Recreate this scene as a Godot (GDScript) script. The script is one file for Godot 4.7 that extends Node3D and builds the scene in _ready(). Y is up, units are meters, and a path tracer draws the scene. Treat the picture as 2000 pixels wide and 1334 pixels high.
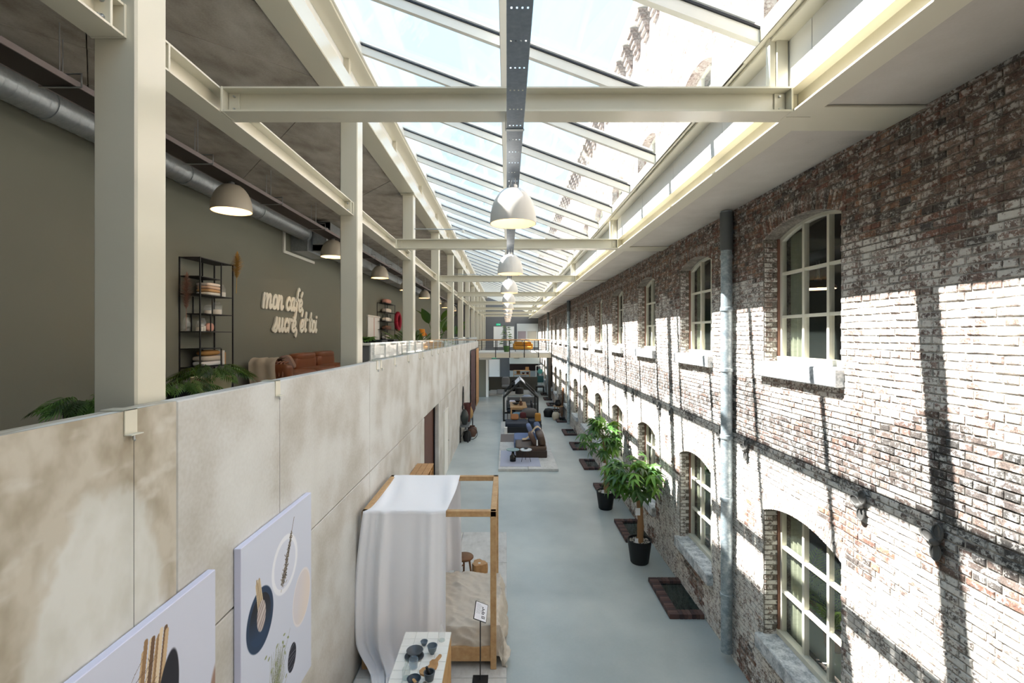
extends Node3D
# A long glazed hall between a concrete mezzanine and an old whitewashed brick wall.
# Metres, y up, ground floor at y = 0, the camera looks along -z. "d" below is distance down the hall (z = -d).

const EYE := 4.72
const ORD := ["first", "second", "third", "fourth", "fifth", "sixth", "seventh", "eighth", "ninth", "tenth", "eleventh", "twelfth", "thirteenth", "fourteenth", "fifteenth", "sixteenth", "seventeenth", "eighteenth", "nineteenth", "twentieth"]
const WIN := [5.49, 8.5, 11.46, 14.44, 17.4, 20.3, 23.2, 26.6, 29.8, 32.6, 35.5, 38.4, 42.0, 45.2]
const COL0 := 3.02
const COLS := 4.28
const BEAM0 := 3.93
const BEAMS := 6.04

var rng := RandomNumberGenerator.new()
var M := {}
var names := {}

# ------------------------------------------------------------------ mesh collector
class MB:
	var v := PackedVector3Array()
	var n := PackedVector3Array()
	var t := PackedVector2Array()
	var c := PackedColorArray()
	var i := PackedInt32Array()
	var xf := Transform3D()
	func at(x: Transform3D) -> MB:
		xf = x
		return self
	func vert(p: Vector3, nn: Vector3, uv := Vector2.ZERO) -> int:
		v.append(xf * p)
		n.append((xf.basis * nn).normalized())
		t.append(uv)
		return v.size() - 1
	func tri(a: Vector3, b: Vector3, d: Vector3) -> void:
		var nn := (b - a).cross(d - a)
		if nn.length_squared() < 1e-16:
			return
		nn = nn.normalized()
		var k := vert(a, nn)
		vert(b, nn)
		vert(d, nn)
		i.append_array([k, k + 2, k + 1])
	func quad(a: Vector3, b: Vector3, d: Vector3, e: Vector3, uv := Rect2(0, 0, 1, 1)) -> void:   # anticlockwise seen from outside
		var nn := (b - a).cross(e - a)
		if nn.length_squared() < 1e-16:
			nn = (d - b).cross(e - b)
		nn = nn.normalized()
		var k := vert(a, nn, Vector2(uv.position.x, uv.end.y))
		vert(b, nn, uv.end)
		vert(d, nn, Vector2(uv.end.x, uv.position.y))
		vert(e, nn, uv.position)
		i.append_array([k, k + 2, k + 1, k, k + 3, k + 2])
	func grid(nu: int, nv: int, f: Callable, wrap_u := false) -> void:   # f(u, v) in 0..1; smooth normals from neighbours
		var k := v.size()
		var pts := []
		for b in nv + 1:
			for a in nu + 1:
				pts.append(f.call(float(a) / nu, float(b) / nv))
		for b in nv + 1:
			for a in nu + 1:
				var a0 := a - 1 if a > 0 else (nu - 1 if wrap_u else 0)
				var a1 := a + 1 if a < nu else (1 if wrap_u else nu)
				var b0 := maxi(b - 1, 0)
				var b1 := mini(b + 1, nv)
				var du: Vector3 = pts[b * (nu + 1) + a1] - pts[b * (nu + 1) + a0]
				var dv: Vector3 = pts[b1 * (nu + 1) + a] - pts[b0 * (nu + 1) + a]
				var nn := du.cross(dv)
				if nn.length_squared() < 1e-18:
					var bb := b + 1 if b == 0 else b - 1
					du = pts[bb * (nu + 1) + a1] - pts[bb * (nu + 1) + a0]
					nn = du.cross(dv)
				vert(pts[b * (nu + 1) + a], nn.normalized(), Vector2(float(a) / nu, float(b) / nv))
		for b in nv:
			for a in nu:
				var p := k + b * (nu + 1) + a
				i.append_array([p, p + nu + 2, p + 1, p, p + nu + 1, p + nu + 2])
	func box(ce: Vector3, s: Vector3, b := 0.0) -> MB:
		var h := s / 2
		b = minf(b, minf(h.x, minf(h.y, h.z)) * 0.9)
		for ax in 3:
			for sg in [-1.0, 1.0]:
				var u := Vector3.ZERO
				var w := Vector3.ZERO
				var o := Vector3.ZERO
				o[ax] = sg * h[ax]
				u[(ax + 1) % 3] = (h[(ax + 1) % 3] - b) * sg
				w[(ax + 2) % 3] = h[(ax + 2) % 3] - b
				quad(ce + o - u - w, ce + o + u - w, ce + o + u + w, ce + o - u + w)
		if b > 0:
			for ax in 3:
				var a1 := (ax + 1) % 3
				var a2 := (ax + 2) % 3
				for s1 in [-1.0, 1.0]:
					for s2 in [-1.0, 1.0]:
						var l := Vector3.ZERO
						l[ax] = (h[ax] - b) * s1 * s2
						var p := Vector3.ZERO
						p[a1] = s1 * h[a1]
						p[a2] = s2 * (h[a2] - b)
						var r := Vector3.ZERO
						r[a1] = s1 * (h[a1] - b)
						r[a2] = s2 * h[a2]
						_edge(ce + p - l, ce + p + l, ce + r + l, ce + r - l, ce)
			for sx in [-1.0, 1.0]:
				for sy in [-1.0, 1.0]:
					for sz in [-1.0, 1.0]:
						var q := Vector3(sx, sy, sz)
						_tri_out(ce + q * Vector3(h.x, h.y - b, h.z - b), ce + q * Vector3(h.x - b, h.y, h.z - b), ce + q * Vector3(h.x - b, h.y - b, h.z), ce)
		return self
	func _edge(a: Vector3, b: Vector3, d: Vector3, e: Vector3, ce: Vector3) -> void:
		if (b - a).cross(e - a).dot((a + d) / 2 - ce) >= 0:
			quad(a, b, d, e)
		else:
			quad(a, e, d, b)
	func _tri_out(a: Vector3, b: Vector3, d: Vector3, ce: Vector3) -> void:
		if (b - a).cross(d - a).dot(a - ce) >= 0:
			tri(a, b, d)
		else:
			tri(a, d, b)
	func span(lo: Vector3, hi: Vector3, b := 0.0) -> MB:
		return box((lo + hi) / 2, (hi - lo).abs(), b)
	func lathe(prof: Array, seg := 24, o := Vector3.ZERO) -> MB:   # [radius, y] from bottom to top (outside)
		for k in prof.size() - 1:
			var p0: Array = prof[k]
			var p1: Array = prof[k + 1]
			var sl := Vector2(p1[1] - p0[1], p0[0] - p1[0])
			if sl.length() < 1e-7:
				continue
			var s0 := sl
			var s1 := sl
			if k > 0:
				var pm: Array = prof[k - 1]
				var e := Vector2(p0[1] - pm[1], pm[0] - p0[0])
				if e.length() > 1e-7 and e.normalized().dot(sl.normalized()) > 0.6:
					s0 = e.normalized() + sl.normalized()
			if k < prof.size() - 2:
				var pn: Array = prof[k + 2]
				var e2 := Vector2(pn[1] - p1[1], p1[0] - pn[0])
				if e2.length() > 1e-7 and e2.normalized().dot(sl.normalized()) > 0.6:
					s1 = e2.normalized() + sl.normalized()
			s0 = s0.normalized()
			s1 = s1.normalized()
			var base := v.size()
			for a in seg + 1:
				var an := TAU * a / seg
				var dr := Vector3(cos(an), 0, -sin(an))
				vert(o + dr * p0[0] + Vector3(0, p0[1], 0), dr * s0.x + Vector3(0, s0.y, 0), Vector2(float(a) / seg, 0))
				vert(o + dr * p1[0] + Vector3(0, p1[1], 0), dr * s1.x + Vector3(0, s1.y, 0), Vector2(float(a) / seg, 1))
			for a in seg:
				var b := base + a * 2
				i.append_array([b, b + 3, b + 2, b, b + 1, b + 3])
		return self
	func tube(pts: Array, r, sides := 8, caps := true) -> MB:
		var rings := []
		var up := Vector3.UP
		var m := pts.size()
		for k in m:
			var d: Vector3 = (pts[mini(k + 1, m - 1)] - pts[maxi(k - 1, 0)]).normalized()
			if absf(d.dot(up)) > 0.95:
				up = Vector3.RIGHT if absf(d.dot(Vector3.RIGHT)) < 0.9 else Vector3.BACK
			var x := up.cross(d).normalized()
			var y := d.cross(x).normalized()
			up = y
			var rr: float = r[k] if r is Array else r
			rings.append([pts[k], x, y, rr, d])
		var base := v.size()
		for g in rings:
			for a in sides + 1:
				var an := TAU * a / sides
				var nn: Vector3 = g[1] * cos(an) + g[2] * sin(an)
				vert(g[0] + nn * g[3], nn)
		for k in m - 1:
			for a in sides:
				var p := base + k * (sides + 1) + a
				i.append_array([p, p + sides + 2, p + 1, p, p + sides + 1, p + sides + 2])
		if caps:
			for e in [0, m - 1]:
				var g: Array = rings[e]
				var nn: Vector3 = g[4] * (-1.0 if e == 0 else 1.0)
				var ck := vert(g[0], nn)
				for a in sides + 1:
					var an := TAU * a / sides
					vert(g[0] + (g[1] * cos(an) + g[2] * sin(an)) * g[3], nn)
				for a in sides:
					if e == 0:
						i.append_array([ck, ck + 1 + a, ck + 2 + a])
					else:
						i.append_array([ck, ck + 2 + a, ck + 1 + a])
		return self
	func prism(poly: PackedVector2Array, z0: float, z1: float) -> MB:   # polygon in x, y run from z0 to z1 (z1 > z0)
		if Geometry2D.is_polygon_clockwise(poly):
			poly = poly.duplicate()
			poly.reverse()
		var m := poly.size()
		for k in m:
			var p := poly[k]
			var q := poly[(k + 1) % m]
			quad(Vector3(p.x, p.y, z1), Vector3(p.x, p.y, z0), Vector3(q.x, q.y, z0), Vector3(q.x, q.y, z1))
		var ix := Geometry2D.triangulate_polygon(poly)
		for k in range(0, ix.size(), 3):
			var a := poly[ix[k]]
			var b := poly[ix[k + 1]]
			var d := poly[ix[k + 2]]
			if (b - a).cross(d - a) < 0:
				var s := b
				b = d
				d = s
			tri(Vector3(a.x, a.y, z1), Vector3(b.x, b.y, z1), Vector3(d.x, d.y, z1))
			tri(Vector3(a.x, a.y, z0), Vector3(d.x, d.y, z0), Vector3(b.x, b.y, z0))
		return self
	func pillow(ce: Vector3, s: Vector3, pw := 0.5, nu := 20, nv := 12) -> MB:   # rounded superellipsoid
		var f := func(u: float, w: float) -> Vector3:
			var a := -u * TAU
			var b := (w - 0.5) * PI
			var cb := cos(b)
			var sb := sin(b)
			var e := func(x: float) -> float: return signf(x) * pow(absf(x), pw)
			return ce + Vector3(e.call(cb) * e.call(cos(a)) * s.x / 2, e.call(sb) * s.y / 2, e.call(cb) * e.call(sin(a)) * s.z / 2)
		grid(nu, nv, f, true)
		return self
	func tri_arrow(x: float, z: float) -> MB:
		tri(Vector3(x, -0.035, z), Vector3(x + 0.045, 0, z), Vector3(x, 0.035, z))
		return self
	func grid_curtain(x: float, z0: float, z1: float, y0: float, y1: float, waves := 4.0, amp := 0.02) -> MB:   # hanging cloth in the plane x
		grid(int(waves * 8), 6, func(u: float, w: float) -> Vector3: return Vector3(x + amp * sin(u * waves * TAU) * (0.6 + 0.4 * (1 - w)), lerpf(y0, y1, w), lerpf(z0, z1, u)))
		return self
	func mesh(m: Material = null) -> ArrayMesh:
		var arr := []
		arr.resize(Mesh.ARRAY_MAX)
		arr[Mesh.ARRAY_VERTEX] = v
		arr[Mesh.ARRAY_NORMAL] = n
		arr[Mesh.ARRAY_TEX_UV] = t
		if c.size() == v.size() and c.size() > 0:
			arr[Mesh.ARRAY_COLOR] = c
		arr[Mesh.ARRAY_INDEX] = i
		var am := ArrayMesh.new()
		am.add_surface_from_arrays(Mesh.PRIMITIVE_TRIANGLES, arr)
		if m:
			am.surface_set_material(0, m)
		return am

func mb() -> MB:
	return MB.new()

func P(x: float, y: float, d: float) -> Vector3:
	return Vector3(x, y, -d)

func T(x: float, y: float, d: float, turn := 0.0) -> Transform3D:
	return Transform3D(Basis(Vector3.UP, turn), Vector3(x, y, -d))

# ------------------------------------------------------------------ scene tree helpers
func numbered(called: String) -> String:
	var k: int = names.get(called, 0)
	names[called] = k + 1
	return called if k == 0 else "%s_%03d" % [called, k]

func put(o: Node3D, called: String, parent: Node = null) -> Node3D:
	if parent == null:
		o.name = numbered(called)
		add_child(o)
	else:
		o.name = called
		parent.add_child(o, true)
	return o

func obj(called: String, m, material: Material, parent: Node = null, at := Transform3D()) -> MeshInstance3D:
	var o := MeshInstance3D.new()
	o.mesh = m.mesh(material) if m is MB else m
	if m is ArrayMesh and material:
		o.material_override = material
	o.transform = at
	put(o, called, parent)
	return o

func tag(o: Node, label: String, category: String, group := "") -> Node:
	o.set_meta("label", label)
	o.set_meta("category", category)
	if group != "":
		o.set_meta("group", group)
	return o

func thing(called: String, label: String, category: String, at := Transform3D(), group := "") -> Node3D:
	var o := Node3D.new()
	o.transform = at
	put(o, called)
	tag(o, label, category, group)
	return o

func one(called: String, label: String, category: String, m, material: Material, at := Transform3D(), group := "") -> MeshInstance3D:
	var o := obj(called, m, material, null, at)
	tag(o, label, category, group)
	return o

func struct(called: String, m = null, material: Material = null, parent: Node = null) -> Node3D:
	var o: Node3D
	if m == null:
		o = put(Node3D.new(), called, parent)
	else:
		o = obj(called, m, material, parent)
	if parent == null:
		o.set_meta("kind", "structure")
	return o

func stuff(o: Node) -> Node:
	o.set_meta("kind", "stuff")
	return o

func copy(o: Node3D, called: String, at: Transform3D, label := "", group := "") -> Node3D:
	var r: Node3D = o.duplicate()
	r.name = numbered(called)
	add_child(r)
	r.transform = at
	if label != "":
		r.set_meta("label", label)
	if group != "":
		r.set_meta("group", group)
	return r

# ------------------------------------------------------------------ textures and materials
func noise_bytes(size: int, freq: float, oct: int, sd: int, kind := FastNoiseLite.TYPE_SIMPLEX_SMOOTH) -> PackedByteArray:
	var f := FastNoiseLite.new()
	f.noise_type = kind
	f.frequency = freq
	f.seed = sd
	f.fractal_octaves = oct
	f.fractal_type = FastNoiseLite.FRACTAL_FBM
	var im := f.get_seamless_image(size, size)
	im.convert(Image.FORMAT_L8)
	return im.get_data()

# layers: [frequency, octaves, seed, weight, stretch in x]; the weighted sum runs through the ramp of [position, colour]
func tex(size: int, layers: Array, ramp: Array, contrast := 1.0) -> ImageTexture:
	var fields := []
	for l in layers:
		fields.append(noise_bytes(size, l[0], l[1], l[2]))
	var g := Gradient.new()
	g.offsets = PackedFloat32Array(ramp.map(func(r): return r[0]))
	g.colors = PackedColorArray(ramp.map(func(r): return r[1]))
	var lut := []
	for k in 256:
		var cc := g.sample(k / 255.0)
		lut.append([cc.r8, cc.g8, cc.b8, cc.a8])
	var out := PackedByteArray()
	out.resize(size * size * 4)
	var nl := layers.size()
	for y in size:
		for x in size:
			var s := 0.0
			for l in nl:
				var st: int = layers[l][4] if layers[l].size() > 4 else 1
				s += fields[l][y * size + (x * st) % size] * layers[l][3]
			var k := clampi(int((s - 127.5) * contrast + 127.5), 0, 255)
			var e: Array = lut[k]
			var o := (y * size + x) * 4
			out[o] = e[0]
			out[o + 1] = e[1]
			out[o + 2] = e[2]
			out[o + 3] = e[3]
	return ImageTexture.create_from_image(Image.create_from_data(size, size, false, Image.FORMAT_RGBA8, out))

func rgb(r: int, g: int, b: int, a := 255) -> Color:
	return Color8(r, g, b, a)

func mat(key: String, col: Color, rough := 0.8, metal := 0.0) -> StandardMaterial3D:
	var m := StandardMaterial3D.new()
	m.resource_name = key
	m.albedo_color = col
	m.roughness = rough
	m.metallic = metal
	M[key] = m
	return m

func tri_mat(key: String, t: Texture2D, metres: float, rough := 0.85, col := Color.WHITE, bump: Texture2D = null, bump_cm := 0.3) -> StandardMaterial3D:
	var m := mat(key, col, rough)
	m.albedo_texture = t
	m.uv1_triplanar = true
	m.uv1_world_triplanar = true
	m.uv1_scale = Vector3.ONE / metres
	if bump:
		m.heightmap_enabled = true
		m.heightmap_texture = bump
		m.heightmap_scale = bump_cm
	return m

func glass(key: String, col: Color, alpha: float) -> StandardMaterial3D:
	var m := mat(key, Color(col.r, col.g, col.b, alpha), 0.03)
	m.transparency = BaseMaterial3D.TRANSPARENCY_ALPHA
	return m

func materials() -> void:
	var fine := tex(256, [[0.03, 4, 11, 0.6], [0.12, 3, 12, 0.4]], [[0.0, Color.BLACK], [1.0, Color.WHITE]], 1.8)
	var conc := tex(512, [[0.004, 3, 1, 0.62], [0.02, 3, 2, 0.2, 1], [0.15, 2, 3, 0.18]], [[0.0, rgb(178, 174, 164)], [0.4, rgb(198, 196, 190)], [0.6, rgb(207, 207, 203)], [1.0, rgb(218, 219, 216)]], 1.25)
	tri_mat("panel_concrete", conc, 3.4, 0.78, Color.WHITE, fine, 0.12)
	var brown := tex(512, [[0.006, 4, 21, 0.55], [0.025, 4, 22, 0.32], [0.15, 2, 23, 0.13]], [[0.0, rgb(166, 156, 138)], [0.35, rgb(178, 170, 154)], [0.6, rgb(188, 181, 167)], [1.0, rgb(202, 198, 188)]], 1.6)
	tri_mat("panel_concrete_stained", brown, 2.6, 0.85, Color.WHITE, fine, 0.2)
	var ceil_t := tex(512, [[0.005, 3, 31, 0.5, 1], [0.01, 3, 32, 0.3, 2], [0.15, 2, 33, 0.2]], [[0.0, rgb(140, 131, 119)], [0.4, rgb(166, 158, 146)], [0.65, rgb(178, 171, 160)], [1.0, rgb(192, 187, 177)]], 1.3)
	tri_mat("ceiling_concrete", ceil_t, 2.6, 0.9, Color.WHITE, fine, 0.15)
	var soff := tex(512, [[0.004, 3, 41, 0.6], [0.02, 3, 42, 0.25], [0.2, 2, 43, 0.15]], [[0.0, rgb(160, 152, 142)], [0.4, rgb(180, 174, 165)], [1.0, rgb(194, 189, 181)]], 1.2)
	tri_mat("soffit_concrete", soff, 3.0, 0.85, Color.WHITE, fine, 0.15)
	var flo := tex(512, [[0.004, 3, 51, 0.7], [0.02, 3, 52, 0.2], [0.2, 2, 53, 0.1]], [[0.0, rgb(164, 172, 171)], [0.5, rgb(178, 185, 183)], [1.0, rgb(192, 197, 193)]], 1.5)
	tri_mat("floor_resin", flo, 6.0, 0.34).metallic_specular = 0.45
	mat("steel_cream", rgb(208, 203, 184), 0.3).clearcoat_enabled = true
	M.steel_cream.clearcoat = 0.35
	M.steel_cream.clearcoat_roughness = 0.12
	mat("window_cream", rgb(214, 211, 194), 0.45)
	mat("alu_white", rgb(226, 225, 217), 0.35)
	mat("panel_white", rgb(240, 240, 236), 0.5)
	mat("wall_olive", rgb(118, 119, 107), 0.85)
	mat("wall_slate", rgb(112, 113, 114), 0.85)
	mat("gasket", rgb(30, 34, 40), 0.6)
	mat("bolt_zinc", rgb(180, 184, 186), 0.35, 0.9)
	var galv := tex(256, [[0.02, 3, 61, 0.5], [0.06, 2, 62, 0.5]], [[0.0, rgb(150, 156, 161)], [1.0, rgb(184, 190, 194)]], 1.0)
	tri_mat("tray_zinc", galv, 0.6, 0.4, rgb(190, 196, 206)).metallic = 0.7
	tri_mat("galvanised", galv, 0.6, 0.42).metallic = 0.75
	var zinc := tex(256, [[0.02, 3, 63, 0.6], [0.08, 2, 64, 0.4]], [[0.0, rgb(134, 148, 156)], [0.55, rgb(162, 176, 182)], [1.0, rgb(196, 206, 208)]], 2.0)
	tri_mat("zinc_pipe", zinc, 0.8, 0.45).metallic = 0.45
	mat("tray_brown", rgb(52, 44, 42), 0.6)
	mat("tray_lip", rgb(128, 118, 118), 0.5)
	var stone := tex(256, [[0.02, 4, 71, 0.6], [0.1, 3, 72, 0.4]], [[0.0, rgb(150, 156, 160)], [0.5, rgb(196, 200, 202)], [1.0, rgb(224, 226, 226)]], 2.0)
	tri_mat("sill_stone", stone, 0.9, 0.75, Color.WHITE, fine, 0.2)
	glass("roof_glass", rgb(225, 240, 244), 0.05)
	glass("window_glass", rgb(120, 134, 128), 0.03).metallic_specular = 0.28
	glass("rail_glass", rgb(206, 226, 218), 0.16)
	glass("clear_glass", rgb(235, 242, 242), 0.1)
	glass("green_glass", rgb(190, 215, 210), 0.22)
	glass("pit_glass", rgb(40, 58, 56), 0.55)
	# brick: the clay colour comes with each brick, the lime wash lies over it in flakes
	var grain := tex(512, [[0.02, 4, 81, 0.45], [0.12, 3, 82, 0.55]], [[0.0, rgb(120, 116, 114)], [0.5, rgb(205, 202, 200)], [1.0, rgb(255, 255, 255)]], 2.0)
	var lime := rgb(232, 229, 222)
	var cover := {"brick_bare": 0.66, "brick_washed": 0.44, "brick_sooty": 0.62, "brick_limed": 0.31}
	var sd := 90
	for key in cover:
		var cut: float = cover[key]
		if key == "brick_sooty":
			lime = rgb(206, 204, 198)
		else:
			lime = rgb(224, 220, 212)
		var flakes := tex(512, [[0.012, 3, sd, 0.42], [0.05, 4, sd + 1, 0.38], [0.16, 2, sd + 2, 0.2]], [[0.0, Color(lime, 0.02)], [cut - 0.05, Color(lime, 0.06)], [cut + 0.06, Color(lime, 0.45 if key == "brick_bare" else (0.6 if key == "brick_sooty" else 0.86))], [1.0, Color(lime, 0.7 if key == "brick_bare" else 0.97)]], 2.4)
		sd += 5
		var m := tri_mat(key, grain, 0.9, 0.92, Color.WHITE, fine, 0.35)
		m.vertex_color_use_as_albedo = true
		m.detail_enabled = true
		m.detail_albedo = flakes
		m.detail_uv_layer = BaseMaterial3D.DETAIL_UV_2
		m.uv2_triplanar = true
		m.uv2_world_triplanar = true
		m.uv2_scale = Vector3.ONE / 1.15
	var mort := tex(512, [[0.01, 4, 111, 0.5], [0.08, 4, 112, 0.5]], [[0.0, rgb(82, 75, 68)], [0.5, rgb(118, 110, 100)], [1.0, rgb(150, 143, 132)]], 2.0)
	tri_mat("mortar_grey", mort, 1.3, 0.95, Color.WHITE, fine, 0.5)
	tri_mat("mortar_soot", mort, 1.3, 0.95, rgb(158, 160, 162), fine, 0.5)
	var mort2 := tex(512, [[0.01, 4, 113, 0.5], [0.08, 4, 114, 0.5]], [[0.0, rgb(128, 124, 117)], [0.5, rgb(166, 161, 153)], [1.0, rgb(198, 194, 186)]], 2.0)
	tri_mat("mortar_limed", mort2, 1.3, 0.95, Color.WHITE, fine, 0.5)
	var facade := tex(512, [[0.008, 4, 115, 0.35], [0.05, 4, 116, 0.35], [0.15, 3, 117, 0.3, 1]], [[0.0, rgb(84, 66, 60)], [0.38, rgb(136, 116, 106)], [0.55, rgb(166, 154, 147)], [1.0, rgb(184, 177, 170)]], 2.2)
	tri_mat("facade_brick", facade, 2.2, 0.95, Color.WHITE, fine, 1.0)
	var oak := tex(256, [[0.004, 3, 121, 0.4], [0.02, 3, 122, 0.6, 1]], [[0.0, rgb(172, 134, 90)], [0.5, rgb(190, 152, 106)], [1.0, rgb(204, 170, 126)]], 1.1)
	tri_mat("oak", oak, 0.5, 0.6)
	tri_mat("wood_dark", oak, 0.4, 0.6, rgb(152, 126, 102))
	tri_mat("wood_warm", oak, 0.4, 0.55, rgb(238, 224, 206))
	tri_mat("wood_pale", oak, 0.6, 0.7, rgb(255, 250, 235))
	var slab := tex(512, [[0.006, 3, 131, 0.5], [0.05, 3, 132, 0.2], [0.012, 3, 133, 0.3, 3]], [[0.0, rgb(176, 173, 168)], [0.4, rgb(198, 196, 192)], [1.0, rgb(214, 212, 208)]], 1.2)
	tri_mat("deck_slab", slab, 1.6, 0.8)
	mat("black_metal", rgb(26, 26, 27), 0.5)
	mat("frame_black", rgb(38, 40, 38), 0.55)
	mat("black_pot", rgb(22, 22, 23), 0.6)
	mat("white_fabric", rgb(236, 236, 240), 0.95)
	mat("lamp_shell", rgb(226, 222, 214), 0.28)
	mat("lamp_shell_taupe", rgb(178, 170, 154), 0.4)
	mat("lamp_lining", rgb(252, 236, 210), 0.6)
	var bulb := mat("bulb", rgb(255, 226, 170), 0.5)
	bulb.emission_enabled = true
	bulb.emission = rgb(255, 214, 160)
	bulb.emission_energy_multiplier = 6.0

# ------------------------------------------------------------------ the build
func _ready() -> void:
	rng.seed = 7
	camera_and_light()
	materials()
	hall_floor()
	left_wall()
	mezzanine_shell()
	steel_frame()
	skylight()
	brick_wall()
	far_end()
	extra()

func camera_and_light() -> void:
	var cam := Camera3D.new()
	cam.name = "camera"
	cam.projection = Camera3D.PROJECTION_FRUSTUM
	cam.near = 0.05
	cam.far = 400.0
	cam.size = 0.05 * 1334.0 / 944.0
	cam.frustum_offset = Vector2(0.05 * 10.0 / 944.0, -0.05 * 12.0 / 944.0)
	cam.position = Vector3(0, EYE, 0)
	add_child(cam)
	var env := Environment.new()
	env.background_mode = Environment.BG_SKY
	var sk := ProceduralSkyMaterial.new()
	sk.sky_top_color = rgb(158, 200, 234)
	sk.sky_horizon_color = rgb(206, 228, 243)
	sk.sky_curve = 0.25
	sk.ground_bottom_color = rgb(120, 116, 110)
	sk.ground_horizon_color = rgb(190, 194, 196)
	sk.sun_angle_max = 24.0
	sk.sun_curve = 0.12
	sk.energy_multiplier = 1.0
	env.sky = Sky.new()
	env.sky.sky_material = sk
	env.background_energy_multiplier = 1.3
	env.tonemap_mode = Environment.TONE_MAPPER_LINEAR
	env.tonemap_exposure = 2.05
	env.sdfgi_enabled = true
	env.ssao_enabled = true
	env.ssil_enabled = true
	var we := WorldEnvironment.new()
	we.name = "world"
	we.environment = env
	add_child(we)
	var sun := DirectionalLight3D.new()
	sun.name = "sun"
	sun.light_energy = 5.6
	sun.light_color = rgb(255, 251, 246)
	sun.light_angular_distance = 0.6
	sun.shadow_enabled = true
	sun.sky_mode = DirectionalLight3D.SKY_MODE_LIGHT_ONLY
	add_child(sun)
	sun.look_at_from_position(Vector3.ZERO, Vector3(1.0, -1.385, 0.126), Vector3.UP)

# ------------------------------------------------------------------ structure
const PLAN := Transform3D(Vector3(1, 0, 0), Vector3(0, 0, -1), Vector3(0, 1, 0), Vector3.ZERO)     # polygon in (x, d), prism runs upwards
const ALONG_X := Transform3D(Vector3(0, 0, -1), Vector3(0, 1, 0), Vector3(1, 0, 0), Vector3.ZERO)  # polygon in (d, y), prism runs along x

func hall_floor() -> void:
	struct("floor", mb().span(P(-2.3, -0.25, -2.5), P(3.34, 0, 51.2)), M.floor_resin)

func left_wall() -> void:
	var w := struct("wall_left")
	# one stained panel nearest the camera, with the pale oval that was left on it
	var size := 512
	var f1 := noise_bytes(size, 0.006, 4, 201)
	var f2 := noise_bytes(size, 0.03, 4, 202)
	var f3 := noise_bytes(size, 0.012, 4, 203)
	var im := Image.create(size, size, false, Image.FORMAT_RGB8)
	for y in size:
		for x in size:
			var d := 3.06 - 3.06 * x / size
			var h := 4.304 * (1.0 - float(y) / size)
			var k := y * size + x
			var b := clampf((f1[k] * 0.5 + f2[k] * 0.5 - 127.5) / 90.0 + 0.5, 0, 1)
			var col := rgb(164, 154, 135).lerp(rgb(196, 189, 174), b)
			var streak := clampf((f3[(y * 3 % size) * size + x] - 165) / 40.0, 0, 1)
			col = col.lerp(rgb(212, 209, 200), streak * 0.5)
			var e := Vector2((d - 2.52) / 0.44, (h - 3.05) / 0.86).length() + (f2[k] - 127) / 1100.0
			var pale := rgb(204, 203, 194).lerp(rgb(216, 216, 210), b)
			col = col.lerp(pale, smoothstep(1.08, 0.9, e))
			im.set_pixel(x, y, col)
	var m := mat("panel_concrete_oval", Color.WHITE, 0.85)
	m.albedo_texture = ImageTexture.create_from_image(im)
	var g := mb()
	g.quad(P(-2.09, 0, 3.054), P(-2.09, 0, 0), P(-2.09, 4.304, 0), P(-2.09, 4.304, 3.054), Rect2(0, 0, 1, 1))
	g.span(P(-2.21, 0, 0), P(-2.0905, 4.304, 3.054))
	obj("concrete_panel", g, m, w)
	obj("concrete_panel", mb().span(P(-2.21, 0, -2.5), P(-2.09, 4.304, -0.006), 0.006), M.panel_concrete_stained, w)
	var n := 0
	var d0 := 3.066
	while d0 < 35.0:
		var d1 := d0 + 4.288
		if n == 7:
			d1 = 35.2
		obj("concrete_panel", mb().span(P(-2.21, 2.64, d0), P(-2.09, 4.304, d1), 0.008), M.panel_concrete, w)
		if n == 2:
			obj("concrete_panel", mb().span(P(-2.21, 0, d0), P(-2.09, 2.628, 12.25), 0.008), M.panel_concrete, w)
			obj("concrete_panel", mb().span(P(-2.21, 0, 14.85), P(-2.09, 2.628, d1), 0.008), M.panel_concrete, w)
		else:
			obj("concrete_panel", mb().span(P(-2.21, 0, d0), P(-2.09, 2.628, d1), 0.008), M.panel_concrete, w)
		d0 = d1 + 0.012
		n += 1
	obj("joint_backing", mb().span(P(-2.24, 0, 0), P(-2.212, 4.29, 12.25)).span(P(-2.24, 0, 14.85), P(-2.212, 4.29, 35.2)), M.gasket, w)
	# the room behind the doorway
	obj("doorway_room", mb().span(P(-3.6, 0, 15.2), P(-2.24, 2.7, 15.1)).span(P(-3.6, 0, 12.2), P(-2.24, 2.7, 12.1)).span(P(-3.7, 0, 15.2), P(-3.6, 2.7, 12.1)).span(P(-3.7, -0.2, 15.2), P(-2.2, 0, 12.1)), mat("dark_brown_wall", rgb(62, 44, 36), 0.8), w)

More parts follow.
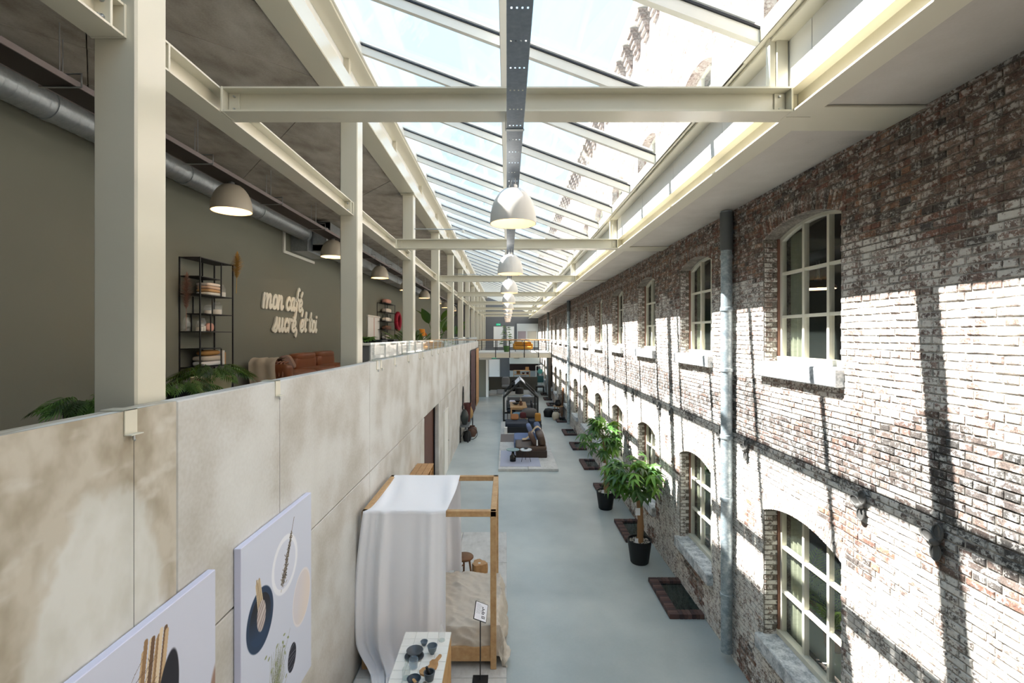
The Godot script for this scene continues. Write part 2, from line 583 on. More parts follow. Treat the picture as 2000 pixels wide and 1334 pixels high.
func mezzanine_shell() -> void:
	struct("floor_mezzanine", mb().span(P(-6.4, 3.2, -2.5), P(-2.25, 3.48, 51)), mat("mezz_floor", rgb(150, 148, 142), 0.5))
	struct("wall_cafe", mb().span(P(-6.44, 3.2, -2.5), P(-6.24, 8.6, 51)), M.wall_olive)
	struct("wall_back", mb().span(P(-6.4, -0.2, -2.7), P(3.7, 9.2, -2.5)), M.wall_slate)
	var c := struct("ceiling")
	var room := PackedVector2Array([Vector2(-6.3, -2.5), Vector2(-2.5, -2.5), Vector2(-2.5, 51), Vector2(-6.3, 51)])
	var dv := Vector2(0.7625, 0.647)
	var nv := Vector2(-0.647, 0.7625)
	for a in range(-6, 42):
		for b in range(-4, 16):
			var n0 := 6.5 + 1.09 * (a - 5) + 0.006
			var d0 := -0.09 + 2.51 * b + 0.006
			var n1 := n0 + 1.09 - 0.012
			var d1 := d0 + 2.51 - 0.012
			var poly := PackedVector2Array([dv * d0 + nv * n0, dv * d1 + nv * n0, dv * d1 + nv * n1, dv * d0 + nv * n1])
			for p in Geometry2D.intersect_polygons(poly, room):
				if p.size() > 2:
					obj("ceiling_slab", mb().at(PLAN).prism(p, 8.12 + rng.randf_range(0, 0.006), 8.24), M.ceiling_concrete, c)
	obj("roof_deck", mb().span(P(-6.44, 8.16, -2.5), P(-2.3, 8.5, 51)), M.ceiling_concrete, c)

func ibeam(w: float, h: float, tf: float, tw: float) -> PackedVector2Array:
	var a := w / 2
	var b := tw / 2
	return PackedVector2Array([Vector2(-a, 0), Vector2(a, 0), Vector2(a, tf), Vector2(b, tf), Vector2(b, h - tf), Vector2(a, h - tf), Vector2(a, h), Vector2(-a, h), Vector2(-a, h - tf), Vector2(-b, h - tf), Vector2(-b, tf), Vector2(-a, tf)])

func bolt(ce: Vector3, dir: Vector3, parent: Node) -> void:
	obj("bolt", mb().tube([ce, ce + dir * 0.012, ce + dir * 0.013, ce + dir * 0.035], [0.016, 0.016, 0.008, 0.008], 6), M.bolt_zinc, parent)

func steel_frame() -> void:
	var by := EYE + 1.776
	var bh := 0.197
	var steel: Material = M.steel_cream
	var ib := ibeam(0.2, bh, 0.014, 0.01)
	# columns
	for k in 12:
		var d := COL0 + COLS * k
		var t := thing("steel_column", "square cream steel column on the parapet, %s from the camera" % ORD[k], "column", T(-2.346, 3.48, d), "cream columns along the mezzanine")
		obj("shaft", mb().span(Vector3(-0.13, 0, -0.13), Vector3(0.13, 4.575, 0.13), 0.012), steel, t)
		obj("cap_plate", mb().span(Vector3(-0.17, 4.575, -0.15), Vector3(0.16, 4.595, 0.15), 0.003), steel, t)
	# edge beams between the columns
	for k in range(-1, 12):
		var d0 := COL0 + COLS * k + 0.13
		var d1 := COL0 + COLS * (k + 1) - 0.13
		var lab := "cream I-beam joining columns along the mezzanine, span %s from the camera" % ORD[k + 1]
		var t := thing("edge_beam", lab, "beam", Transform3D(), "cream beams between the columns")
		obj("section", mb().at(Transform3D(Basis(), P(-2.376, by, 0))).prism(ib, -d1 + 0.02, -d0 - 0.02), steel, t)
		for e in [d0, d1]:
			var sg := 1.0 if e == d0 else -1.0
			obj("end_plate", mb().span(P(-2.48, by - 0.002, e), P(-2.272, by + bh + 0.002, e + sg * 0.018), 0.002), steel, t)
			if k < 3:
				obj("splice_plate", mb().span(P(-2.478, by, e + sg * 0.1), P(-2.274, by + bh, e + sg * 0.118), 0.002), steel, t)
				for y in [0.05, 0.15]:
					bolt(P(-2.32, by + y, e + sg * (0.118 if sg < 0 else 0.1)), Vector3(0, 0, 1), t)
	# crossing beams
	for k in 8:
		var d := BEAM0 + BEAMS * k
		var t := thing("cross_beam", "cream steel I-beam crossing the atrium under the skylight, %s from the camera" % ORD[k], "beam", Transform3D(), "cream beams crossing the atrium")
		obj("section", mb().at(ALONG_X.translated(P(0, by, d))).prism(ib, -2.27, 2.26), steel, t)
		for sx in [-1.0, 1.0]:
			obj("end_plate", mb().span(P(sx * 2.27, by - 0.002, d - 0.102), P(sx * 2.254, by + bh + 0.002, d + 0.102), 0.002), steel, t)
			if k < 3:
				for y in [0.05, 0.15]:
					bolt(P(sx * 2.2, by + y, d - 0.005), Vector3(0, 0, 1), t)
				obj("cleat", mb().span(P(sx * 2.25, by + 0.015, d - 0.02), P(sx * 2.165, by + bh - 0.015, d - 0.005), 0.002), steel, t)
		# plate that carries the soffit beside the wall
		obj("soffit_plate", mb().span(P(2.48, by + 0.012, d - 0.14), P(3.29, by + 0.032, d + 0.3), 0.004), steel, t)
	# the beam along the brick wall, its posts and white panels
	for k in range(-1, 8):
		var d0 := BEAM0 + BEAMS * k + 0.004
		var d1 := BEAM0 + BEAMS * (k + 1) - 0.004
		if k < 0:
			d0 = -2.4
		d1 = minf(d1, 50.9)
		var t := thing("wall_beam", "cream I-beam running beside the brick wall, length %s from the camera" % ORD[k + 1], "beam", Transform3D(), "cream beams beside the brick wall")
		obj("section", mb().at(Transform3D(Basis(), P(2.37, by, 0))).prism(ib, -d1, -d0), steel, t)
		if k >= 0:
			obj("stiffener", mb().span(P(2.275, by + 0.01, d0), P(2.365, by + bh - 0.01, d0 + 0.015), 0.002), steel, t)
		if k >= 0 and k < 3:
			for y in [0.05, 0.15]:
				bolt(P(2.31, by + y, d0 + 0.1), Vector3(-1, 0, 0), t)
		var d := BEAM0 + BEAMS * (k + 1)
		if d < 50:
			var p := thing("gutter_post", "short cream steel post under the gutter on the wall side, %s from the camera" % ORD[k + 1], "post", T(2.17, by + bh, d), "posts under the gutter")
			obj("channel", mb().span(Vector3(-0.05, 0, -0.03), Vector3(0.0, 0.47, 0.03), 0.004), steel, p)
			obj("flange", mb().span(Vector3(0.0, 0, -0.06), Vector3(0.09, 0.47, 0.05), 0.004), steel, p)
	var wp := struct("trim_1")
	var pd := -2.4
	while pd < 50.8:
		var pe := minf(pd + 1.5, 50.9)
		obj("white_panel", mb().span(P(2.272, by + bh, pd + 0.004), P(2.3, 7.24, pe - 0.004), 0.003), M.panel_white, wp)
		pd = pe
	struct("ceiling_strip", mb().span(P(2.46, by + 0.035, -2.4), P(3.3, 6.76, 50.9), 0.01), M.soffit_concrete)
	struct("roof_strip", mb().span(P(2.3, 7.25, -2.4), P(3.3, 7.32, 50.9)), M.alu_white)
	# fascia on top of the columns and the clerestory above it
	var fb := struct("trim_2")
	obj("fascia_beam", mb().span(P(-2.54, 8.085, -2.4), P(-2.19, 8.35, 50.9), 0.01), steel, fb)
	pd = -2.4
	while pd < 50.8:
		var pe := minf(pd + 1.39, 50.9)
		obj("clerestory_panel", mb().span(P(-2.33, 8.35, pd + 0.004), P(-2.3, 8.85, pe - 0.004), 0.003), M.panel_white, fb)
		pd = pe
	for k in 17:
		obj("clerestory_post", mb().span(P(-2.3, 8.35, 1.0 + 2.9 * k), P(-2.22, 8.7, 1.09 + 2.9 * k), 0.004), steel, fb)
	obj("roof_upstand", mb().span(P(-2.6, 8.35, -2.4), P(-2.34, 8.86, 50.9)), M.alu_white, fb)

func skylight() -> void:
	var w := struct("window_1")
	var a := Vector2(-2.04, 8.67)
	var b := Vector2(1.98, 7.16)
	var sl := (b.y - a.y) / (b.x - a.x)
	var band := func(y0: float, y1: float, x0: float, x1: float) -> PackedVector2Array:
		return PackedVector2Array([Vector2(x0, a.y + sl * (x0 - a.x) + y0), Vector2(x1, a.y + sl * (x1 - a.x) + y0), Vector2(x1, a.y + sl * (x1 - a.x) + y1), Vector2(x0, a.y + sl * (x0 - a.x) + y1)])
	var rm: ArrayMesh = mb().prism(band.call(0.0, 0.105, a.x - 0.1, b.x + 0.1), -0.03, 0.03).mesh(M.alu_white)
	var gm: ArrayMesh = mb().prism(band.call(0.107, 0.125, a.x - 0.08, b.x + 0.1), -0.045, 0.045).mesh(M.gasket)
	var cm: ArrayMesh = mb().prism(band.call(0.15, 0.175, a.x - 0.1, b.x + 0.06), -0.035, 0.035).mesh(M.alu_white)
	var pm: ArrayMesh = mb().prism(band.call(0.127, 0.145, a.x - 0.08, b.x + 0.1), -1.375 / 2, 1.375 / 2).mesh(M.roof_glass)
	for k in range(-6, 32):
		var d := 6.78 + 1.39 * k
		var r := obj("rafter", rm, null, w, T(0, 0, d))
		obj("gasket", gm, null, r)
		obj("glazing_cap", cm, null, r)
		obj("glass_pane", pm, null, w, T(0, 0, d + 0.695))
	obj("ridge_rail", mb().span(P(-2.3, 8.62, -2.4), P(-2.06, 8.7, 50.9), 0.006).span(P(-2.14, 8.7, -2.4), P(-2.06, 8.78, 50.9), 0.006), M.steel_cream, w)
	obj("ridge_frame", mb().span(P(-2.06, 8.655, -2.4), P(-2.03, 8.77, 50.9), 0.004), M.alu_white, w)
	obj("ridge_flashing", mb().span(P(-2.36, 8.80, -2.4), P(-2.05, 8.86, 50.9), 0.006), M.alu_white, w)
	obj("gutter", mb().span(P(2.075, 7.12, -2.4), P(2.1, 7.28, 50.9), 0.006).span(P(2.075, 7.12, -2.4), P(2.3, 7.14, 50.9), 0.006).span(P(2.13, 7.09, -2.4), P(2.3, 7.12, 50.9), 0.006), M.steel_cream, w)
	obj("purlin", mb().span(P(-0.075, 7.80, -2.4), P(0.0, 7.925, 50.9), 0.006), M.alu_white, w)

# ---- the brick wall
func arch_y(o: Dictionary, d: float) -> float:
	var hw: float = o.w
	var r: float = o.rise
	var rad := (hw * hw + r * r) / (2 * r)
	var cy: float = o.spring + r - rad
	return cy + sqrt(maxf(rad * rad - pow(d - o.c, 2), 0.0))

func wall_front(m: MB, x: float, y0: float, y1: float, d0: float, d1: float, ops: Array) -> void:
	var cuts := [d0, d1]
	for o in ops:
		for k in 13:
			cuts.append(clampf(o.c - o.w + 2 * o.w * k / 12.0, d0, d1))
	cuts.sort()
	for k in cuts.size() - 1:
		var a: float = cuts[k]
		var b: float = cuts[k + 1]
		if b - a < 1e-4:
			continue
		var la := y0
		var lb := y0
		var mid := (a + b) / 2
		var here := ops.filter(func(o): return absf(mid - o.c) < o.w)
		here.sort_custom(func(p, q): return p.sill < q.sill)
		for o in here:
			m.quad(P(x, lb, b), P(x, la, a), P(x, o.sill, a), P(x, o.sill, b))
			la = arch_y(o, a)
			lb = arch_y(o, b)
		m.quad(P(x, lb, b), P(x, la, a), P(x, y1, a), P(x, y1, b))

func reveal(m: MB, x0: float, x1: float, o: Dictionary) -> void:
	var a: float = o.c - o.w
	var b: float = o.c + o.w
	m.quad(P(x0, o.sill, b), P(x1, o.sill, b), P(x1, o.spring, b), P(x0, o.spring, b))
	m.quad(P(x1, o.sill, a), P(x0, o.sill, a), P(x0, o.spring, a), P(x1, o.spring, a))
	m.quad(P(x0, o.sill, b), P(x0, o.sill, a), P(x1, o.sill, a), P(x1, o.sill, b))
	for k in 12:
		var p := a + (b - a) * k / 12.0
		var q := a + (b - a) * (k + 1) / 12.0
		m.quad(P(x0, arch_y(o, p), p), P(x0, arch_y(o, q), q), P(x1, arch_y(o, q), q), P(x1, arch_y(o, p), p))

func brick_mesh(l: float, h: float, sd: int, col := Color.WHITE) -> ArrayMesh:   # faces -x, back at x = 0
	var r := RandomNumberGenerator.new()
	r.seed = sd
	var m := mb()
	var pr := 0.009
	var c := 0.006
	var cor := []
	var out := []
	var bot := []
	for q in [Vector2(-1, -1), Vector2(1, -1), Vector2(1, 1), Vector2(-1, 1)]:   # (z, y): seen from -x this runs anticlockwise
		var j := Vector2(r.randf_range(-0.003, 0.003), r.randf_range(-0.003, 0.003))
		cor.append(Vector3(-pr - r.randf_range(-0.003, 0.003), q.y * (h / 2 - c) + j.y, q.x * (l / 2 - c) + j.x))
		out.append(Vector3(-pr + 0.006, q.y * h / 2 + j.y * 0.7, q.x * l / 2 + j.x * 0.7))
		bot.append(Vector3(0.012, q.y * h / 2, q.x * l / 2))
	m.quad(cor[0], cor[1], cor[2], cor[3])
	for k in 4:
		var e := (k + 1) % 4
		m.quad(out[k], out[e], cor[e], cor[k])
		m.quad(bot[k], bot[e], out[e], out[k])
	if col != Color.WHITE:
		for k in m.v.size():
			m.c.append(col)
	return m.mesh()

func clay(zone: String, r: RandomNumberGenerator) -> Color:   # linear base colours of fired clay and soot
	var u := r.randf()
	var k := r.randf_range(0.75, 1.2)
	var c := Color(0.27, 0.125, 0.085)
	if u < 0.2:
		c = Color(0.36, 0.19, 0.115)
	elif u < 0.42:
		c = Color(0.2, 0.125, 0.095)
	elif u < 0.58:
		c = Color(0.33, 0.225, 0.18)
	elif u < 0.72:
		c = Color(0.115, 0.09, 0.078)
	if zone == "brick_sooty":
		c = c.lerp(Color(0.08, 0.078, 0.075), r.randf_range(0.45, 0.9))
	elif zone == "brick_washed":
		c = c.lerp(Color(0.46, 0.34, 0.29), 0.65)
	elif zone == "brick_limed":
		c = c.lerp(Color(0.42, 0.37, 0.33), 0.5)
	return Color(c.r * k, c.g * k, c.b * k)

func brick_wall() -> void:
	var x := 3.30
	var low := []
	var upp := []
	var attic := []
	for c in WIN:
		low.append({"c": c, "w": 0.72, "sill": 0.88, "spring": 2.48, "rise": 0.15})
		upp.append({"c": c, "w": 0.72, "sill": 4.38, "spring": 5.95, "rise": 0.14})
		attic.append({"c": c, "w": 0.72, "sill": 7.75, "spring": 9.2, "rise": 0.2})
	var w := struct("wall_right")
	var m := mb()
	wall_front(m, x, 0, 3.3, -2.5, 51, low)
	for o in low:
		pass
	obj("mortar_bed", m, M.mortar_limed, w)
	m = mb()
	for o in low:
		reveal(m, x, 3.7, o)
	obj("window_reveal", m, M.mortar_grey, w)
	m = mb()
	wall_front(m, x, 3.3, 4.0, -2.5, 51, [])
	obj("mortar_bed", m, M.mortar_soot, w)
	m = mb()
	wall_front(m, x, 4.0, 5.45, -2.5, 51, upp.map(func(o): return {"c": o.c, "w": o.w, "sill": o.sill, "spring": 5.45, "rise": 0.0001}))
	obj("mortar_bed", m, M.mortar_limed, w)
	m = mb()
	wall_front(m, x, 5.45, 7.3, -2.5, 51, upp.map(func(o): return {"c": o.c, "w": o.w, "sill": 5.45, "spring": o.spring, "rise": o.rise}))
	for o in upp:
		reveal(m, x, 3.7, o)
	obj("mortar_bed", m, M.mortar_grey, w)
	m = mb()
	wall_front(m, x, 7.3, 12.55, -2.5, 51, attic)
	for o in attic:
		reveal(m, x, 3.7, o)
	m.quad(P(3.3, 12.55, 51), P(3.3, 12.55, -2.5), P(9.0, 12.55, -2.5), P(9.0, 12.55, 51))
	obj("upper_facade", m, M.facade_brick, w)
	# cornice with stepped corbels, seen through the glass roof
	var tc := struct("trim_3")
	obj("cornice", mb().span(P(3.0, 12.35, -2.5), P(3.4, 12.62, 51), 0.01), M.panel_white, tc)
	var corb := mb()
	for k in 5:
		corb.span(Vector3(-0.05 - 0.05 * k, 0.13 * k, -0.16), Vector3(0.02, 0.13 * k + 0.115, 0.16), 0.008)
	var cmesh := corb.mesh(M.facade_brick)
	var cd := 1.0
	while cd < 50:
		obj("corbel", cmesh, null, tc, T(3.29, 11.68, cd))
		cd += 0.74
	# bricks
	var zones := ["brick_bare", "brick_washed", "brick_sooty", "brick_limed"]
	var fn := FastNoiseLite.new()
	fn.seed = 5
	fn.frequency = 0.55
	fn.fractal_octaves = 3
	var ch := 0.0637
	var lists := {}
	var near := []
	var r := RandomNumberGenerator.new()
	r.seed = 99
	var all_ops := low + upp
	for k in 105:
		var y0 := k * ch
		var yc := y0 + ch / 2
		if y0 + ch > 6.72:
			break
		var gaps := []
		for o in all_ops:
			if yc > o.sill - 0.18 and yc < o.sill + 0.005:
				gaps.append([o.c - 0.77, o.c + 0.77])
			elif yc >= o.sill and yc < o.spring:
				gaps.append([o.c - 0.72, o.c + 0.72])
			elif yc >= o.spring - 0.05 and yc < o.spring + o.rise + 0.24:
				var rad: float = (o.w * o.w + o.rise * o.rise) / (2 * o.rise)
				var cy: float = o.spring + o.rise - rad
				var q := pow(rad + 0.205, 2) - pow(yc - cy, 2)
				if q > 0:
					var hw := minf(sqrt(q), 0.72 + (yc - o.spring) * 0.38 + 0.02)
					gaps.append([o.c - hw, o.c + hw])
		var header := k % 2 == 1
		var pitch := 0.106 if header else 0.212
		var d := 2.2 + (0.053 if header else 0.0) + r.randf_range(-0.008, 0.008)
		while d < 50.5:
			var a := d + 0.005
			var b := d + pitch - 0.005
			d += pitch
			for g in gaps:
				if a < g[1] and b > g[0]:
					if a < g[0] and b > g[1]:
						b = g[0]
					elif a < g[0]:
						b = g[0] - 0.002
					elif b > g[1]:
						a = g[1] + 0.002
					else:
						b = a
			if b - a < 0.03:
				continue
			var dc := (a + b) / 2
			var nz := fn.get_noise_2d(dc, yc * 1.6)
			var lev := yc + nz * 0.5
			var zone := "brick_bare"
			if lev < 3.3:
				zone = "brick_limed"
			elif lev < 3.98 and lev >= 3.3:
				zone = "brick_sooty"
			if zone == "brick_limed" and nz > 0.3:
				zone = "brick_bare"
			if zone == "brick_bare" and lev < 5.45 and lev > 3.9:
				zone = "brick_washed"
			var e := [dc, yc, b - a, header, zone, clay(zone, r), r.randf_range(-0.004, 0.004)]
			if dc > 3.06 and dc < 4.0 and absf(yc - EYE) < 0.76 * dc:
				near.append(e)
			else:
				if not lists.has(zone):
					lists[zone] = []
				lists[zone].append(e)
	near.sort_custom(func(p, q): return p[0] < q[0])
	for e in near.slice(300):
		if not lists.has(e[4]):
			lists[e[4]] = []
		lists[e[4]].append(e)
	near = near.slice(0, 300)
	# the nearest bricks, each a piece of its own
	var pool := {}
	for e in near:
		var tone := r.randi() % 8
		var key := "%s %s %d" % [e[4], e[3], tone]
		if not pool.has(key):
			var bm := brick_mesh(0.096 if e[3] else 0.202, 0.053, tone + 3, e[5])
			bm.surface_set_material(0, M[e[4]])
			pool[key] = bm
		obj("brick", pool[key], null, w, Transform3D(Basis(Vector3.RIGHT, e[6]), P(x - e[6], e[1], e[0])).scaled_local(Vector3(1, 1, e[2] / (0.096 if e[3] else 0.202))))
	# arch stones over every opening and the bricks of the far jambs
	var arcs := []
	for o in all_ops:
		var rad: float = (o.w * o.w + o.rise * o.rise) / (2 * o.rise)
		var cy: float = o.spring + o.rise - rad
		var half := asin(0.74 / rad)
		var cnt := 24
		for k in cnt:
			var an := -half + 2 * half * (k + 0.5) / cnt
			var pos := P(x, cy + (rad + 0.1) * cos(an), o.c + (rad + 0.1) * sin(an))
			var zone := "brick_limed" if o.sill < 2 else "brick_bare"
			arcs.append([Transform3D(Basis(Vector3.RIGHT, -an - PI / 2), pos), zone, clay(zone, r)])
		if o.c < 31:
			for k in int((o.spring - o.sill) / ch):
				var yy: float = o.sill + (k + 0.5) * ch
				var zone := "brick_limed" if o.sill < 2 else "brick_washed"
				var bs := Basis(Vector3.UP, PI / 2)   # -x turns to +z: the face looks back at the camera
				arcs.append([Transform3D(bs, P(x + 0.012 + (0.1 if k % 2 == 0 else 0.048), yy, o.c + o.w)), zone, clay(zone, r), k % 2 == 1])
	for zone in zones:
		for header in [false, true]:
			var es: Array = lists[zone].filter(func(e): return e[3] == header)
			var ar := arcs.filter(func(e): return e[1] == zone and (e[3] if e.size() > 3 else false) == header)
			var l := 0.096 if header else 0.202
			for variant in 3:
				var mine := es.filter(func(e): return int(absf(e[0] * 37.0 + e[1] * 91.0)) % 3 == variant)
				if variant == 0:
					mine = mine + ar
				if mine.is_empty():
					continue
				var mm := MultiMesh.new()
				mm.transform_format = MultiMesh.TRANSFORM_3D
				mm.use_colors = true
				mm.mesh = brick_mesh(l, 0.053, 40 + variant * 7 + (3 if header else 0))
				mm.mesh.surface_set_material(0, M[zone])
				mm.instance_count = mine.size()
				for k in mine.size():
					var e: Array = mine[k]
					if e[0] is Transform3D:
						mm.set_instance_transform(k, e[0])
						mm.set_instance_color(k, e[2])
					else:
						mm.set_instance_transform(k, Transform3D(Basis(Vector3.RIGHT, e[6] * 2.0), P(x - e[6], e[1], e[0])).scaled_local(Vector3(1, 1, e[2] / l)))
						mm.set_instance_color(k, e[5])
				var mi := MultiMeshInstance3D.new()
				mi.multimesh = mm
				put(mi, "brickwork", w)
				stuff(mi)
	# windows
	var wn := 2
	for lev in [0, 1, 2]:
		var src: Node3D = null
		for k in WIN.size():
			var o: Dictionary = [low, upp, attic][lev][k]
			if src == null:
				src = make_window(o, wn, lev == 2)
			else:
				var c: Node3D = src.duplicate()
				c.name = "window_%d" % wn
				add_child(c)
				c.position = P(3.53, o.sill, o.c)
			wn += 1
	# rooms of the old building behind the windows
	var room := mb()
	room.span(P(3.7, -0.1, -2.5), P(8.0, 0.0, 51))
	room.span(P(3.7, 3.3, -2.5), P(8.0, 3.6, 51))
	room.span(P(3.7, 6.9, -2.5), P(8.0, 7.2, 51))
	room.span(P(3.7, 10.2, -2.5), P(8.0, 10.3, 51))
	room.span(P(8.0, -0.1, -2.5), P(8.2, 12.6, 51))
	room.span(P(3.3, -0.1, 51), P(8.2, 12.6, 51.2))
	room.span(P(3.71, -0.1, -2.7), P(8.2, 12.6, -2.5))
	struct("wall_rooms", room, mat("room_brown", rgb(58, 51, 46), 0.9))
	# roof of the old building
	# zinc rainwater pipes
	var pn := 0
	for d in [7.02, 25.0, 37.5]:
		var t := thing("rain_pipe", "tall zinc rainwater pipe on the brick wall, %s from the camera" % ORD[pn], "pipe", T(3.19, 0, d), "rainwater pipes on the brick wall")
		obj("pipe", mb().tube([Vector3(0, 0.13, 0), Vector3(0, 6.52, 0)], 0.078, 20), M.zinc_pipe, t)
		obj("upper_sleeve", mb().lathe([[0.082, 5.95], [0.09, 5.97], [0.09, 6.5], [0.0, 6.5]], 20), mat("lead_grey", rgb(104, 108, 108), 0.6, 0.3), t)
		for y in [0.95, 2.35, 3.25, 4.22, 5.1, 5.86]:
			obj("collar", mb().lathe([[0.079, y - 0.03], [0.088, y - 0.025], [0.09, y], [0.088, y + 0.025], [0.079, y + 0.03]], 20), M.zinc_pipe, t)
			obj("wall_hook", mb().tube([Vector3(0.07, y, 0), Vector3(0.1, y, 0)], 0.012, 6), M.bolt_zinc, t)
		pn += 1

func outline(o: Dictionary, inset: float) -> PackedVector2Array:   # (d - c, y - sill), anticlockwise
	var p := PackedVector2Array()
	var hw: float = o.w - inset
	p.append(Vector2(-hw, inset))
	p.append(Vector2(hw, inset))
	var oo := o.duplicate()
	oo.w = hw
	oo.c = 0.0
	oo.spring = o.spring - o.sill - inset * 0.6
	for k in 13:
		var d := hw - 2 * hw * k / 12.0
		p.append(Vector2(d, arch_y(oo, d)))
	return p

# front of a window lies in the plane (d, y); ACROSS turns that plane to face -x
const ACROSS := Transform3D(Vector3(0, 0, -1), Vector3(0, 1, 0), Vector3(1, 0, 0), Vector3.ZERO)

func make_window(o: Dictionary, num: int, plain: bool) -> Node3D:
	var w := struct("window_%d" % num)
	w.position = P(3.53, o.sill, o.c)
	var outer := outline(o, 0.0)
	var inner := outline(o, 0.06)
	var m := mb().at(ACROSS)
	var n := outer.size()
	for k in n:
		var e := (k + 1) % n
		var a := outer[k]
		var b := outer[e]
		var c := inner[e]
		var d := inner[k]
		m.quad(Vector3(a.x, a.y, -0.03), Vector3(d.x, d.y, -0.03), Vector3(c.x, c.y, -0.03), Vector3(b.x, b.y, -0.03))
		m.quad(Vector3(a.x, a.y, 0.03), Vector3(b.x, b.y, 0.03), Vector3(c.x, c.y, 0.03), Vector3(d.x, d.y, 0.03))
		m.quad(Vector3(d.x, d.y, -0.03), Vector3(d.x, d.y, 0.03), Vector3(c.x, c.y, 0.03), Vector3(c.x, c.y, -0.03))
	obj("frame", m, M.window_cream, w)
	var hh: float = o.spring - o.sill + o.rise
	var xs := [-0.66, -0.22, 0.22, 0.66]
	var ys := [0.06, hh * 0.335, hh * 0.655, hh]
	for k in [1, 2]:
		for f in Geometry2D.intersect_polygons(PackedVector2Array([Vector2(xs[k] - 0.02, 0.05), Vector2(xs[k] + 0.02, 0.05), Vector2(xs[k] + 0.02, hh), Vector2(xs[k] - 0.02, hh)]), outer):
			obj("mullion", mb().at(ACROSS).prism(f, -0.03, 0.03), M.window_cream, w)
		obj("glazing_bar", mb().at(ACROSS).prism(PackedVector2Array([Vector2(-0.67, ys[k] - 0.018), Vector2(0.67, ys[k] - 0.018), Vector2(0.67, ys[k] + 0.018), Vector2(-0.67, ys[k] + 0.018)]), -0.026, 0.026), M.window_cream, w)
	for a in 3:
		for b in 3:
			for f in Geometry2D.intersect_polygons(PackedVector2Array([Vector2(xs[a], ys[b]), Vector2(xs[a + 1], ys[b]), Vector2(xs[a + 1], ys[b + 1] + 0.01), Vector2(xs[a], ys[b + 1] + 0.01)]), inner):
				obj("glass_pane", mb().at(ACROSS).prism(f, -0.004, 0.004), M.window_glass, w)
	obj("sill_board", mb().at(ACROSS).prism(PackedVector2Array([Vector2(-0.72, -0.0), Vector2(0.72, -0.0), Vector2(0.72, 0.075), Vector2(-0.72, 0.075)]), -0.07, 0.03), M.window_cream, w)
	obj("stone_sill", mb().span(Vector3(-0.33, -0.175, -0.765), Vector3(-0.02, 0.012, 0.765), 0.012), M.sill_stone, w)
	obj("brick_jamb", mb().span(Vector3(-0.06, 0.02, -0.72), Vector3(0.0, o.spring - o.sill, -0.7)), mat("jamb_red", rgb(128, 92, 76), 0.9), w)
	obj("curtain", mb().grid_curtain(0.06, -0.62, -0.25, 0.05, hh - 0.1), mat("curtain_green", rgb(112, 118, 98), 0.9), w)
	return w

# ------------------------------------------------------------------ lamps and services
func lamp_profile(r: float, h: float, inner: bool) -> Array:
	var p := []
	for k in 13:
		var a := k / 12.0
		var rr := r * sqrt(maxf(0.0, 1.0 - pow(a, 2.6))) * (1.0 - 0.05 * a)
		p.append([maxf(rr - (0.008 if inner else 0.0), 0.0), a * (h - (0.008 if inner else 0.0))])
	if inner:
		p.reverse()
	return p

func pendant(called: String, label: String, group: String, at: Transform3D, r: float, h: float, drop: float, shell: Material, energy: float) -> Node3D:
	var t := thing(called, label, "lamp", at, group)
	var sh := obj("shade", mb().lathe(lamp_profile(r, h, false), 32).lathe([[r - 0.008, 0.0], [r, 0.0]], 32), shell, t)
	obj("lining", mb().lathe(lamp_profile(r, h, true), 32), M.lamp_lining, sh)
	obj("cap", mb().lathe([[0.05, h - 0.012], [0.045, h + 0.02], [0.02, h + 0.03], [0.0, h + 0.03]], 12), M.bolt_zinc, t)
	for s in [-1.0, 1.0]:
		obj("hanger", mb().tube([Vector3(s * 0.025, h + 0.02, 0), Vector3(s * 0.02, h + drop, 0)], 0.005, 6), M.bolt_zinc, t)
	obj("bulb", mb().pillow(Vector3(0, h * 0.62, 0), Vector3(0.11, 0.13, 0.11), 1.0, 12, 8), M.bulb, t)
	var l := OmniLight3D.new()
	l.name = "glow"
	l.light_color = rgb(255, 224, 184)
	l.light_energy = energy
	l.light_size = 0.05
	l.omni_range = 30.0
	l.omni_attenuation = 2.0
	l.shadow_enabled = true
	l.position = Vector3(0, h * 0.62, 0)
	t.add_child(l)
	return t

